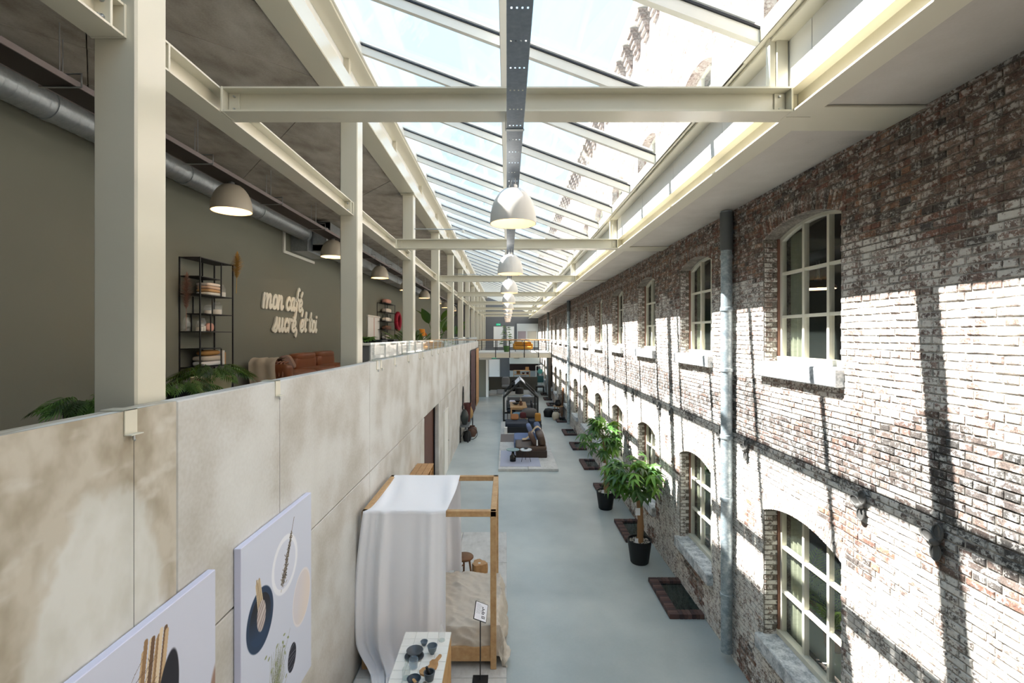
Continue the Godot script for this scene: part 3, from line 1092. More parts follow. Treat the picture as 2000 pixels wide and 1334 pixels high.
func services() -> void:
	# perforated tray that carries the atrium lamps
	var tr := thing("cable_tray", "galvanised perforated tray running under the crossing beams in mid atrium", "cable tray")
	var m := mb()
	var y := 6.44
	var d := -2.3
	while d < 48.0:
		m.quad(P(0.135, y, d), P(0.0, y, d), P(0.0, y, d + 0.27), P(0.135, y, d + 0.27))
		for k in 5:
			var x0 := 0.0 + 0.029 * k
			m.quad(P(x0 + 0.019, y, d + 0.27), P(x0, y, d + 0.27), P(x0, y, d + 0.285), P(x0 + 0.019, y, d + 0.285))
		d += 0.285
	obj("tray_bed", m, M.tray_zinc, tr)
	obj("tray_side", mb().span(P(-0.003, y, -2.3), P(0.0, y + 0.05, 48), 0.0), M.galvanised, tr)
	obj("tray_side", mb().span(P(0.135, y, -2.3), P(0.138, y + 0.05, 48), 0.0), M.galvanised, tr)
	for k in 8:
		obj("clip", mb().span(P(-0.01, y - 0.006, BEAM0 + BEAMS * k + 0.09), P(0.145, y + 0.0, BEAM0 + BEAMS * k + 0.13), 0.002).span(P(-0.012, y - 0.004, BEAM0 + BEAMS * k + 0.09), P(-0.006, y + 0.055, BEAM0 + BEAMS * k + 0.13), 0.002), M.bolt_zinc, tr)
	for k in 10:
		pendant("atrium_pendant", "large white bell pendant over the atrium floor, %s from the camera" % ORD[k], "white pendants in the atrium", T(0.068, 5.93, 5.25 + 4.28 * k), 0.252, 0.4, 0.105, M.lamp_shell, 0.04)
	for k in 8:
		pendant("cafe_pendant", "taupe bell pendant under the cafe ceiling, %s from the camera" % ORD[k], "taupe pendants over the cafe", T(-4.84, 6.9, 8.5 + 4.96 * k), 0.33, 0.49, 0.03, M.lamp_shell_taupe, 0.16)
	for k in 3:
		var sd := COL0 + COLS * (2 + 2 * k)
		var sa := thing("sensor_arm", "thin steel arm with a small sensor reaching from a column, %s from the camera" % ORD[k], "sensor", Transform3D(), "sensor arms on the columns")
		obj("arm", mb().tube([P(-2.216, 7.27, sd), P(-1.06, 7.25, sd)], 0.012, 8), M.bolt_zinc, sa)
		obj("sensor", mb().span(P(-1.08, 7.18, sd - 0.03), P(-1.02, 7.25, sd + 0.03), 0.01), M.alu_white, sa)
	# dark tray over the cafe
	var ct := thing("cafe_cable_tray", "dark brown cable tray hung from the cafe ceiling on rods", "cable tray")
	obj("tray_bed", mb().span(P(-5.04, 7.43, -2.4), P(-4.69, 7.44, 45)), M.tray_brown, ct)
	obj("tray_side", mb().span(P(-4.69, 7.425, -2.4), P(-4.675, 7.49, 45)), M.tray_lip, ct)
	obj("tray_side", mb().span(P(-5.055, 7.425, -2.4), P(-5.04, 7.49, 45)), M.tray_lip, ct)
	for k in 17:
		var bd := 0.55 + 2.35 * k
		obj("bracket", mb().tube([P(-5.08, 7.56, bd), P(-5.08, 7.415, bd), P(-4.62, 7.415, bd), P(-4.62, 7.56, bd), P(-4.86, 7.56, bd)], 0.011, 6), M.bolt_zinc, ct)
		obj("rod", mb().tube([P(-4.86, 7.55, bd), P(-4.86, 8.118, bd)], 0.006, 6), M.bolt_zinc, ct)
		obj("rod", mb().tube([P(-5.1, 7.42, bd + 0.3), P(-5.1, 8.118, bd + 0.3)], 0.006, 6), M.bolt_zinc, ct)
	for k in 6:
		tag(obj("junction_box", mb().box(Vector3.ZERO, Vector3(0.09, 0.1, 0.16), 0.01).box(Vector3(0.0, -0.02, 0.12), Vector3(0.07, 0.07, 0.08), 0.01), M.alu_white, null, T(-4.9, 7.495, 9.3 + 4.9 * k)), "small white junction box on the cafe cable tray, %s from the camera" % ORD[k], "junction box", "white boxes on the cafe tray")
	# spiral duct
	var du := thing("air_duct", "round galvanised spiral duct running along the cafe wall", "duct", T(-5.84, 7.65, 0))
	var pts := []
	var rs := []
	d = -2.4
	var q := 0
	while d < 13.9:
		pts.append(Vector3(0, 0, -d))
		rs.append(0.19)
		pts.append(Vector3(0, 0, -d - 0.118))
		rs.append(0.19)
		pts.append(Vector3(0, 0, -d - 0.122))
		rs.append(0.196)
		pts.append(Vector3(0, 0, -d - 0.134))
		rs.append(0.196)
		d += 0.138
	obj("spiral_pipe", mb().tube(pts, rs, 32), M.galvanised, du)
	for k in 6:
		obj("coupling", mb().tube([Vector3(0, 0, -0.9 - 2.6 * k), Vector3(0, 0, -1.0 - 2.6 * k)], 0.202, 32), M.galvanised, du)
	var rd := thing("duct_box", "square-sided galvanised duct above the cafe tray beyond the spiral duct", "duct")
	obj("casing", mb().span(P(-5.72, 7.2, 14.2), P(-5.2, 8.05, 30), 0.01), M.galvanised, rd)
	for k in 8:
		obj("flange", mb().span(P(-5.74, 7.18, 14.2 + 2.2 * k), P(-5.18, 8.07, 14.23 + 2.2 * k), 0.003), M.bolt_zinc, rd)
	for k in 6:
		obj("hanger_rod", mb().tube([P(-5.46, 8.04, 15.0 + 2.8 * k), P(-5.46, 8.124, 15.0 + 2.8 * k)], 0.01, 6), M.bolt_zinc, rd)
	obj("transition", mb().at(Transform3D(Basis(), P(-5.46, 7.62, 14.15))).box(Vector3(0, 0, 0), Vector3(0.44, 0.5, 0.1), 0.02), M.galvanised, rd)
	obj("grille", mb().span(P(-5.198, 7.5, 17.2), P(-5.19, 7.7, 17.7), 0.003), M.tray_lip, rd)
	var br := thing("branch_duct", "flat duct entering the cafe wall through a white frame", "duct")
	obj("casing", mb().span(P(-6.24, 7.15, 13.95), P(-5.74, 7.6, 15.4), 0.008), M.galvanised, br)
	obj("frame", mb().span(P(-6.24, 7.02, 13.45), P(-6.2, 7.1, 15.6), 0.004).span(P(-6.24, 7.1, 13.45), P(-6.2, 7.66, 13.55), 0.004), M.alu_white, br)

# ------------------------------------------------------------------ lettering
func capsule2(a: Vector2, b: Vector2, r: float) -> PackedVector2Array:
	var p := PackedVector2Array()
	var an := (b - a).angle()
	for k in 7:
		p.append(b + Vector2.from_angle(an - PI / 2 + PI * k / 6.0) * r)
	for k in 7:
		p.append(a + Vector2.from_angle(an + PI / 2 + PI * k / 6.0) * r)
	return p

func smooth_line(pts: Array) -> Array:
	var out := []
	var n := pts.size()
	for k in n - 1:
		var p0: Vector2 = pts[maxi(k - 1, 0)]
		var p3: Vector2 = pts[mini(k + 2, n - 1)]
		for s in 4:
			out.append(pts[k].cubic_interpolate(pts[k + 1], p0, p3, s / 4.0))
	out.append(pts[n - 1])
	return out

func lettering() -> void:
	var V := func(a: Array) -> Array:
		var o := []
		for k in range(0, a.size(), 2):
			o.append(Vector2(a[k], a[k + 1]))
		return o
	var G := {
		"m": [1.5, [[0.12, 0.02, 0.12, 0.95], [0.14, 0.5, 0.35, 0.9, 0.55, 0.9, 0.62, 0.6, 0.6, 0.02], [0.62, 0.5, 0.85, 0.9, 1.05, 0.9, 1.12, 0.6, 1.1, 0.15, 1.22, 0.02, 1.4, 0.2]]],
		"n": [1.1, [[0.12, 0.02, 0.12, 0.95], [0.14, 0.5, 0.35, 0.9, 0.58, 0.9, 0.66, 0.6, 0.64, 0.15, 0.78, 0.02, 0.98, 0.2]]],
		"o": [0.86, [[0.4, 0.95, 0.18, 0.82, 0.1, 0.45, 0.2, 0.08, 0.42, 0.03], [0.42, 0.03, 0.64, 0.15, 0.7, 0.5, 0.6, 0.85, 0.4, 0.95]]],
		"c": [0.78, [[0.66, 0.75, 0.5, 0.95, 0.25, 0.85, 0.1, 0.5, 0.18, 0.12, 0.4, 0.03, 0.72, 0.2]]],
		"a": [0.98, [[0.62, 0.85, 0.4, 0.95, 0.18, 0.8, 0.1, 0.45, 0.2, 0.08, 0.38, 0.05, 0.6, 0.35], [0.66, 0.95, 0.64, 0.2, 0.74, 0.02, 0.94, 0.2]]],
		"f": [0.62, [[0.6, 1.75, 0.42, 1.8, 0.32, 1.5, 0.28, 0.6, 0.22, -0.4, 0.08, -0.75, -0.06, -0.6], [0.05, 0.85, 0.55, 0.9]]],
		"é": [0.84, [[0.14, 0.42, 0.55, 0.5, 0.64, 0.75, 0.45, 0.95, 0.2, 0.82, 0.1, 0.45, 0.2, 0.1, 0.42, 0.03, 0.76, 0.25], [0.45, 1.25, 0.62, 1.55]]],
		"e": [0.84, [[0.14, 0.42, 0.55, 0.5, 0.64, 0.75, 0.45, 0.95, 0.2, 0.82, 0.1, 0.45, 0.2, 0.1, 0.42, 0.03, 0.76, 0.25]]],
		",": [0.4, [[0.14, 0.1, 0.16, -0.1, 0.04, -0.35]]],
		"s": [0.82, [[0.0, 0.1, 0.3, 0.55, 0.42, 0.98], [0.42, 0.98, 0.5, 0.65, 0.62, 0.35, 0.5, 0.06, 0.25, 0.03, 0.1, 0.2]]],
		"u": [1.06, [[0.12, 0.95, 0.1, 0.3, 0.25, 0.04, 0.48, 0.15, 0.62, 0.5], [0.66, 0.95, 0.64, 0.2, 0.78, 0.02, 0.98, 0.2]]],
		"r": [0.72, [[0.12, 0.02, 0.14, 0.95], [0.14, 0.5, 0.34, 0.88, 0.6, 0.9]]],
		"t": [0.66, [[0.32, 1.6, 0.24, 0.4, 0.32, 0.06, 0.56, 0.16], [0.04, 1.0, 0.58, 1.04]]],
		"i": [0.5, [[0.14, 0.95, 0.12, 0.2, 0.24, 0.02, 0.42, 0.18], [0.16, 1.32, 0.17, 1.34]]],
		" ": [0.45, []],
	}
	var t := thing("wall_lettering", "raised cream script lettering on the olive cafe wall", "lettering", T(-6.24, 0, 0))
	var paint := mat("letter_cream", rgb(236, 233, 218), 0.6)
	for line in [["mon café,", 12.25, 2.5, 5.44], ["sucre, et toi", 12.8, 2.95, 4.83]]:
		var total := 0.0
		for ch in line[0]:
			total += G[ch][0]
		var sx: float = line[2] / total
		var sy := 0.36
		var x: float = line[1]
		for ch in line[0]:
			var m := mb().at(ALONG_X)
			for st in G[ch][1]:
				var pl: Array = smooth_line(V.call(st))
				for k in pl.size() - 1:
					var a := Vector2(x + (pl[k].x + pl[k].y * 0.22) * sx, line[3] + pl[k].y * sy)
					var b := Vector2(x + (pl[k + 1].x + pl[k + 1].y * 0.22) * sx, line[3] + pl[k + 1].y * sy)
					if a.distance_to(b) > 0.002:
						m.prism(capsule2(a, b, 0.05), 0.012, 0.05 + 0.0007 * (k % 9))
			if m.v.size():
				obj("letter", m, paint, t)
			x += G[ch][0] * sx

# ------------------------------------------------------------------ plants
func blade(l: float, w: float, bend: float, fold := 0.25, n := 6) -> MB:   # a leaf from the origin along +z, arching down
	var m := mb()
	m.grid(4, n, func(u: float, v: float) -> Vector3:
		var ww := w * sin(PI * pow(clampf(v, 0.0, 1.0), 0.8)) * 0.5
		var s := (u - 0.5) * 2
		return Vector3(s * ww, -bend * v * v * l + absf(s) * ww * fold, v * l * (1.0 - 0.25 * bend * v)))
	return m

func palmate(n: int, l: float, w: float, droop: float) -> ArrayMesh:
	var m := mb()
	for k in n:
		var an := (k - (n - 1) / 2.0) * TAU * 0.82 / n
		var ll := l * (1.0 - 0.28 * absf(k - (n - 1) / 2.0) / (n / 2.0))
		var b := blade(ll, w, droop)
		var xf := Transform3D(Basis(Vector3.UP, an), Vector3.ZERO)
		for q in b.v.size():
			b.v[q] = xf * b.v[q]
			b.n[q] = xf.basis * b.n[q]
		var o := m.v.size()
		m.v.append_array(b.v)
		m.n.append_array(b.n)
		m.t.append_array(b.t)
		for q in b.i:
			m.i.append(q + o)
	return m.mesh()

func leaf_mat(key: String, col: Color) -> StandardMaterial3D:
	var m := mat(key, col, 0.45)
	m.backlight_enabled = true
	m.backlight = Color(0.35, 0.45, 0.12)
	return m

func orient(dir: Vector3, roll := 0.0) -> Basis:   # +z along dir, +y roughly up
	var z := dir.normalized()
	var x := Vector3.UP.cross(z)
	x = x.normalized() if x.length() > 0.01 else Vector3.RIGHT
	return Basis(x, z.cross(x), z) * Basis(Vector3(0, 0, 1), roll)

func pachira(label: String, x: float, d: float, top: float, cr: Vector3, sd: int, leaves: int) -> void:
	var r := RandomNumberGenerator.new()
	r.seed = sd
	var t := thing("money_tree", label, "potted tree", T(x, 0, d), "money trees in black pots")
	obj("pot", mb().lathe([[0.0, 0.0], [0.17, 0.0], [0.185, 0.02], [0.245, 0.46], [0.25, 0.48], [0.23, 0.48], [0.222, 0.43], [0.0, 0.43]], 32), M.black_pot, t)
	var gr := mb()
	for k in 120:
		var a := r.randf() * TAU
		var rr := sqrt(r.randf()) * 0.21
		gr.pillow(Vector3(cos(a) * rr, 0.435 + r.randf() * 0.012, sin(a) * rr), Vector3(0.03, 0.02, 0.026) * r.randf_range(0.7, 1.3), 0.9, 6, 4)
	stuff(obj("gravel", gr, mat("gravel", rgb(196, 190, 180), 0.8), t))
	var th := top - cr.y * 1.05
	var tp := []
	var tr := []
	for k in 9:
		var a := k / 8.0
		tp.append(Vector3(0.02 * sin(a * 5), 0.42 + (th - 0.42) * a, 0.02 * cos(a * 4)))
		tr.append(0.072 - 0.02 * a + 0.006 * sin(a * 30))
	obj("trunk", mb().tube(tp, tr, 12), mat("pachira_bark", rgb(148, 112, 78), 0.85), t)
	var lm := [leaf_mat("pachira_green", rgb(66, 106, 44)), leaf_mat("pachira_light", rgb(104, 150, 58)), leaf_mat("pachira_dark", rgb(42, 78, 42))]
	var meshes := [palmate(6, 0.25, 0.066, 0.45), palmate(7, 0.28, 0.07, 0.6), palmate(5, 0.22, 0.06, 0.3)]
	var br := mb()
	var ce := Vector3(0, top - cr.y, 0)
	for k in leaves:
		var dir := Vector3(r.randfn(), r.randfn() * 0.8 + 0.15, r.randfn()).normalized()
		var p := ce + dir * cr * r.randf_range(0.55, 1.0)
		p.x = minf(p.x - 0.08, 0.24)
		if p.x > 0.05:
			dir.x = minf(dir.x, 0.0)
		var lo := obj("leaf", meshes[k % 3], lm[[0, 0, 1, 2][r.randi() % 4]], t, Transform3D(orient(Vector3(dir.x, dir.y * 0.4 - 0.15, dir.z) + Vector3(r.randfn(), 0, r.randfn()) * 0.25, r.randf_range(-0.4, 0.4)), p))
		lo.scale *= r.randf_range(0.8, 1.15)
		if k % 3 == 0:
			br.tube([Vector3(0, th - 0.05 + 0.1 * r.randf(), 0), ce + (p - ce) * 0.5 + Vector3(0, -0.08, 0), p], [0.014, 0.008, 0.004], 5, false)
	obj("branches", br, mat("pachira_twig", rgb(96, 112, 54), 0.8), t)
	var tagm := mat("price_tag", rgb(236, 238, 242), 0.7)
	obj("tag", mb().box(Vector3(-0.06, th * 0.62, 0.09), Vector3(0.1, 0.15, 0.004)), tagm, t)
	obj("tag", mb().box(Vector3(-0.1, 0.5, 0.14), Vector3(0.07, 0.1, 0.004)), tagm, t)

func cut_leaf(l: float) -> ArrayMesh:   # deeply lobed philodendron leaf
	var m := mb()
	var o := MB.new()
	for k in 9:
		var v := 0.12 + 0.85 * k / 8.0
		for s in [-1.0, 1.0]:
			if k == 8 and s > 0:
				continue
			var b := blade(l * (0.46 - 0.28 * absf(v - 0.4)), l * 0.065, 0.5)
			var an: float = s * (1.35 - 1.15 * v) if k < 8 else 0.0
			var xf := Transform3D(Basis(Vector3.UP, an), Vector3(0, -0.3 * v * v * l, v * l * 0.7))
			var base := m.v.size()
			for q in b.v.size():
				m.v.append(xf * b.v[q])
				m.n.append(xf.basis * b.n[q])
			m.t.append_array(b.t)
			for q in b.i:
				m.i.append(q + base)
	return m.mesh()

func plant(called: String, label: String, at: Transform3D, kind: String, h: float, sd: int, pot: Material, pr := 0.2, ph := 0.3, group := "") -> Node3D:
	var r := RandomNumberGenerator.new()
	r.seed = sd
	var t := thing(called, label, "potted plant", at, group)
	obj("pot", mb().lathe([[0.0, 0.0], [pr * 0.75, 0.0], [pr * 0.95, ph * 0.6], [pr, ph], [pr * 0.92, ph], [pr * 0.9, ph * 0.9], [0.0, ph * 0.88]], 20), pot, t)
	var gm: Array = [M.get("leaf_a", null), M.get("leaf_b", null), M.get("leaf_c", null)]
	if gm[0] == null:
		gm = [leaf_mat("leaf_a", rgb(44, 78, 38)), leaf_mat("leaf_b", rgb(70, 108, 48)), leaf_mat("leaf_c", rgb(30, 56, 36))]
	if kind == "philodendron":
		var cl := cut_leaf(0.36)
		var st := mb()
		for k in 26:
			var a := r.randf() * TAU
			var e := r.randf_range(0.15, 1.1)
			var dir := Vector3(cos(a), e * 0.7, sin(a)).normalized()
			var p := Vector3(0, ph, 0) + dir * r.randf_range(0.22, h - ph)
			st.tube([Vector3(0, ph * 0.9, 0), p * 0.5 + Vector3(0, 0.1, 0), p], 0.007, 5, false)
			obj("leaf", cl, gm[k % 3], t, Transform3D(orient(Vector3(dir.x, -0.1, dir.z), r.randf_range(-0.5, 0.5)), p))
		obj("stalks", st, gm[1], t)
	elif kind == "strelitzia":
		var bl := blade(h * 0.36, h * 0.15, 0.25, 0.3, 8).mesh()
		var st := mb()
		for k in 9:
			var a := TAU * k / 9.0 + r.randf() * 0.5
			var lean := r.randf_range(0.1, 0.45)
			var p := Vector3(cos(a) * lean * h * 0.5, h * r.randf_range(0.45, 0.68), sin(a) * lean * h * 0.5)
			st.tube([Vector3(0, ph * 0.9, 0), p * Vector3(0.4, 0.6, 0.4) + Vector3(0, ph * 0.2, 0), p], [0.016, 0.013, 0.009], 6, false)
			obj("leaf", bl, gm[[0, 1, 2, 0][k % 4]], t, Transform3D(orient(Vector3(cos(a) * 0.5, 0.9, sin(a) * 0.5), r.randf() * 1.2), p))
		obj("stalks", st, gm[1], t)
	elif kind == "palm":
		var fr := mb()
		for k in 14:
			var v := 0.15 + 0.85 * k / 13.0
			for s in [-1.0, 1.0]:
				var b := blade(0.3 * sin(PI * (0.15 + v * 0.75)), 0.03, 0.5, 0.2, 3)
				var xf := Transform3D(Basis(Vector3.UP, s * 0.75), Vector3(0, -0.35 * v * v * 0.9, v * 0.9))
				var base := fr.v.size()
				for q in b.v.size():
					fr.v.append(xf * b.v[q])
					fr.n.append(xf.basis * b.n[q])
				fr.t.append_array(b.t)
				for q in b.i:
					fr.i.append(q + base)
		fr.tube([Vector3.ZERO, Vector3(0, -0.08, 0.45), Vector3(0, -0.32, 0.9)], 0.008, 5, false)
		var fm := fr.mesh()
		for k in 13:
			var a := TAU * k / 13.0 + r.randf() * 0.4
			var up := r.randf_range(0.9, 2.6)
			obj("frond", fm, gm[k % 3], t, Transform3D(orient(Vector3(cos(a), up, sin(a))).scaled(Vector3.ONE * r.randf_range(0.7, 1.0) * (h - ph) / 0.9), Vector3(0, ph + 0.05, 0)))
	elif kind == "fern":
		var fb := blade(h, 0.12, 0.7, 0.2, 8).mesh()
		for k in 16:
			var a := TAU * k / 16.0 + r.randf() * 0.3
			obj("frond", fb, gm[1 if k % 2 else 0], t, Transform3D(orient(Vector3(cos(a), r.randf_range(0.4, 1.4), sin(a)), r.randf() - 0.5), Vector3(0, ph * 0.9, 0)))
	else:
		var lf := blade(0.3, 0.15, 0.3, 0.2, 4).mesh()
		var st := mb()
		st.tube([Vector3(0, ph * 0.8, 0), Vector3(0.02, h * 0.7, 0.02), Vector3(0, h * 0.95, 0)], [0.02, 0.014, 0.006], 6)
		for k in 80:
			var a := r.randf() * TAU
			var yy := r.randf_range(ph + 0.1, h)
			var rr := (1.0 - (yy - ph) / (h - ph) * 0.75) * h * 0.2
			var p := Vector3(cos(a) * rr * r.randf_range(0.4, 1), yy, sin(a) * rr * r.randf_range(0.4, 1))
			obj("leaf", lf, gm[k % 3], t, Transform3D(orient(Vector3(cos(a), 0.2, sin(a)), r.randf() - 0.5), p))
		obj("stem", st, M.wood_dark, t)
	return t

# ------------------------------------------------------------------ prints
func ell(im: Image, c: Vector2, r: Vector2, rot: float, f: Callable) -> void:   # f(radius 0..1, local point, old colour) -> colour
	var R := maxf(r.x, r.y) * 1.15
	var w := im.get_width()
	var h := im.get_height()
	for y in range(maxi(0, int(c.y - R)), mini(h, int(c.y + R))):
		for x in range(maxi(0, int(c.x - R)), mini(w, int(c.x + R))):
			var p := (Vector2(x, y) - c).rotated(-rot) / r
			var q := p.length()
			if q < 1.12:
				im.set_pixel(x, y, f.call(q, p, im.get_pixel(x, y)))

func stroke(im: Image, a: Vector2, b: Vector2, w: float, col: Color) -> void:
	var n := int(a.distance_to(b)) + 1
	for k in n + 1:
		var p := a.lerp(b, float(k) / n)
		for dy in range(-int(w) - 1, int(w) + 2):
			for dx in range(-int(w) - 1, int(w) + 2):
				if Vector2(dx, dy).length() <= w:
					var x := int(p.x) + dx
					var y := int(p.y) + dy
					if x >= 0 and y >= 0 and x < im.get_width() and y < im.get_height():
						im.set_pixel(x, y, im.get_pixel(x, y).lerp(col, 0.8))

func canvas_prints() -> Array:
	var r := RandomNumberGenerator.new()
	r.seed = 31
	var W := 400
	var H := 540
	var out := []
	# driftwood and slate
	var im := Image.create(W, H, false, Image.FORMAT_RGB8)
	im.fill(rgb(206, 210, 226))
	for k in 9:
		var x := 175.0 + k * 7
		var top := Vector2(x + 22 + r.randf() * 8, 26 + r.randf() * 18)
		stroke(im, top, Vector2(x - 14, 300), 4.5, [rgb(196, 168, 132), rgb(150, 118, 84), rgb(222, 202, 172), rgb(110, 84, 62)][k % 4])
	for k in 40:
		var y := 40 + r.randf() * 240
		stroke(im, Vector2(170 + r.randf() * 70, y), Vector2(165 + r.randf() * 70, y + 16), 0.8, rgb(84, 64, 48))
	ell(im, Vector2(252, 190), Vector2(30, 110), 0.16, func(q, p, o): return o.lerp(rgb(34, 34, 44), smoothstep(1.04, 0.97, q)))
	ell(im, Vector2(410, 330), Vector2(40, 140), 0.0, func(q, p, o): return o.lerp(rgb(150, 122, 108), smoothstep(1.05, 0.9, q)))
	out.append(im)
	# plates, herbs, a shell and a stone
	im = Image.create(W, H, false, Image.FORMAT_RGB8)
	im.fill(rgb(206, 212, 228))
	ell(im, Vector2(222, 138), Vector2(78, 78), 0, func(q, p, o): return o.lerp(rgb(232, 235, 244) if q > 0.82 else rgb(212, 217, 232), smoothstep(1.03, 0.97, q)))
	for k in 420:
		var a := r.randf()
		var c := Vector2(206, 188).lerp(Vector2(262, 66), a) + Vector2(r.randfn() * 7 * (1.1 - a), r.randfn() * 6 * (1.1 - a))
		stroke(im, c, c + Vector2(r.randfn() * 3, r.randfn() * 4), 1.1, [rgb(92, 84, 76), rgb(150, 140, 128), rgb(58, 52, 48)][k % 3])
	stroke(im, Vector2(255, 80), Vector2(278, 30), 1.2, rgb(90, 80, 70))
	ell(im, Vector2(87, 212), Vector2(66, 76), 0.1, func(q, p, o): return o.lerp(rgb(38, 62, 92).lerp(rgb(30, 30, 38), clampf(0.5 - p.y, 0, 1) if q < 0.8 else 0.1), smoothstep(1.03, 0.97, q)))
	for k in 7:
		stroke(im, Vector2(66 + k * 3, 108 + r.randf() * 12), Vector2(78 + k * 4, 190), 2.5, [rgb(206, 190, 160), rgb(150, 128, 100)][k % 2])
	ell(im, Vector2(92, 206), Vector2(22, 38), 0.05, func(q, p, o): return o.lerp(rgb(196, 186, 182) if int(p.y * 5 + p.x * 3) % 2 == 0 else rgb(150, 136, 134), smoothstep(1.05, 0.95, q)))
	ell(im, Vector2(330, 286), Vector2(62, 80), 0.25, func(q, p, o): return o.lerp(rgb(226, 222, 226) if q > 0.92 else rgb(214, 210, 216).lerp(rgb(224, 214, 208), clampf(p.x + 0.5, 0, 1)), smoothstep(1.03, 0.97, q)))
	for k in 130:
		var b := Vector2(150 + r.randfn() * 16, 500)
		var e := Vector2(188 + r.randfn() * 26, 330 + r.randf() * 130)
		stroke(im, b.lerp(e, r.randf() * 0.5), e, 0.9, [rgb(126, 134, 108), rgb(168, 172, 150), rgb(92, 88, 66)][k % 3])
	for k in 24:
		var c := Vector2(170 + r.randfn() * 40, 400 + r.randfn() * 50)
		ell(im, c, Vector2(7, 3.5), r.randf() * PI, func(q, p, o): return o.lerp(rgb(140, 150, 110), smoothstep(1.0, 0.8, q)))
	ell(im, Vector2(264, 424), Vector2(26, 38), 0.2, func(q, p, o): return o.lerp(rgb(34, 36, 50), smoothstep(1.03, 0.97, q)))
	for k in 5:
		var y := 398 + k * 13
		stroke(im, Vector2(242, y), Vector2(286, y - 8 + r.randf() * 14), 0.9, rgb(200, 204, 214))
	out.append(im)
	return out

func left_side() -> void:
	# clamps over the parapet, wires and canvases
	var hd := [2.68, 4.4, 7.78, 8.02, 9.0, 10.2, 11.5, 12.0, 13.4, 14.6, 15.8, 16.8, 18.3, 20.0]
	for k in hd.size():
		var t := thing("parapet_clamp", "cream bent-steel clamp over the concrete parapet, %s from the camera" % ORD[k], "clamp", T(-2.09, 4.304, hd[k]), "clamps hooked over the parapet")
		var sp := obj("strap", mb().span(Vector3(-0.13, 0.0, -0.045), Vector3(0.008, 0.008, 0.045), 0.002).span(Vector3(0.0, -0.13, -0.045), Vector3(0.008, 0.008, 0.045), 0.002), M.steel_cream, t)
		obj("lip", mb().span(Vector3(0.0, -0.135, -0.045), Vector3(0.045, -0.128, 0.045), 0.002), M.steel_cream, sp)
		obj("hook", mb().tube([Vector3(0.022, -0.135, 0), Vector3(0.022, -0.16, 0), Vector3(0.03, -0.165, 0)], 0.007, 6), M.bolt_zinc, t)
		if k < 2:
			obj("wire", mb().tube([Vector3(0.022, -0.16, 0), Vector3(0.022, -1.2, 0)], 0.0013, 5), M.gasket, t)
	var prints := canvas_prints()
	var labels := ["pale canvas print of driftwood sticks on the concrete wall, bottom edge of view", "tall pale canvas print with plates, herbs, shell and dark stone"]
	for k in 2:
		var d0: float = [2.04, 3.69][k]
		var d1: float = [3.37, 5.02][k]
		var t := thing("canvas_print", labels[k], "wall print", T(-2.085, 0, 0), "canvas prints on the concrete wall")
		obj("stretcher_frame", mb().span(P(0.0, 1.29, d0), P(0.054, 3.09, d1), 0.004), mat("canvas_edge", rgb(216, 216, 236), 0.8), t)
		var pm := mat("print_%d" % k, Color.WHITE, 0.75)
		pm.albedo_texture = ImageTexture.create_from_image(prints[k])
		var m := mb()
		m.quad(P(0.0545, 1.294, d0 + 0.004), P(0.0545, 1.294, d1 - 0.004), P(0.0545, 3.086, d1 - 0.004), P(0.0545, 3.086, d0 + 0.004))
		obj("print", m, pm, t)
	# plain white door further along
	var dr := struct("door_1")
	obj("frame", mb().span(P(-2.09, 0, 16.0), P(-2.06, 2.2, 16.06), 0.003).span(P(-2.09, 0, 17.0), P(-2.06, 2.2, 17.06), 0.003).span(P(-2.09, 2.14, 16.06), P(-2.06, 2.2, 17.0), 0.003), M.alu_white, dr)
	obj("leaf", mb().span(P(-2.09, 0.01, 16.06), P(-2.07, 2.14, 17.0), 0.003), M.panel_white, dr)
	obj("handle", mb().tube([P(-2.07, 1.05, 16.95), P(-2.02, 1.05, 16.95), P(-2.02, 1.05, 16.83)], 0.01, 6), M.bolt_zinc, dr)
	var d2 := struct("door_2")
	obj("leaf", mb().span(P(-2.3, 0.01, 13.3), P(-2.26, 2.6, 14.85), 0.004), mat("door_mahogany", rgb(92, 56, 42), 0.5), d2)
	# hanging cloths at the end of the wall
	var cl := [["dark aubergine cloth hung on the concrete wall near the bridge", 27.3, 31.2, mat("cloth_aubergine", rgb(88, 66, 66), 0.9)], ["tan cloth hung on the concrete wall next to the bridge", 32.0, 34.9, mat("cloth_tan", rgb(190, 150, 108), 0.9)]]
	for c in cl:
		var t := thing("wall_hanging", c[0], "hanging cloth", Transform3D(), "cloths hung on the concrete wall")
		obj("cloth", mb().grid_curtain(-2.03, -c[1], -c[2], 0.02, 3.85, 7.0, 0.03), c[3], t)
		obj("rod", mb().tube([P(-2.03, 3.86, c[1] - 0.1), P(-2.03, 3.86, c[2] + 0.1)], 0.015, 8), M.black_metal, t)
	console_table()
	# round mirror
	var mr := thing("oval_mirror", "tall oval mirror in a thin black frame above the console", "mirror", T(-2.08, 1.74, 22.9))
	var ring := []
	var fan := mb()
	for k in 33:
		var a := TAU * k / 32.0
		ring.append(Vector3(0.01, sin(a) * 0.56, cos(a) * 0.3))
	obj("frame", mb().tube(ring, 0.018, 8, false), M.black_metal, mr)
	for k in 32:
		fan.tri(Vector3(0.008, 0, 0), ring[k + 1], ring[k])
	obj("glass", fan, mat("mirror", rgb(200, 206, 208), 0.05, 1.0), mr)

func vase(called: String, label: String, at: Transform3D, prof: Array, m: Material) -> void:
	one(called, label, "vase", mb().lathe(prof, 24), m, at)

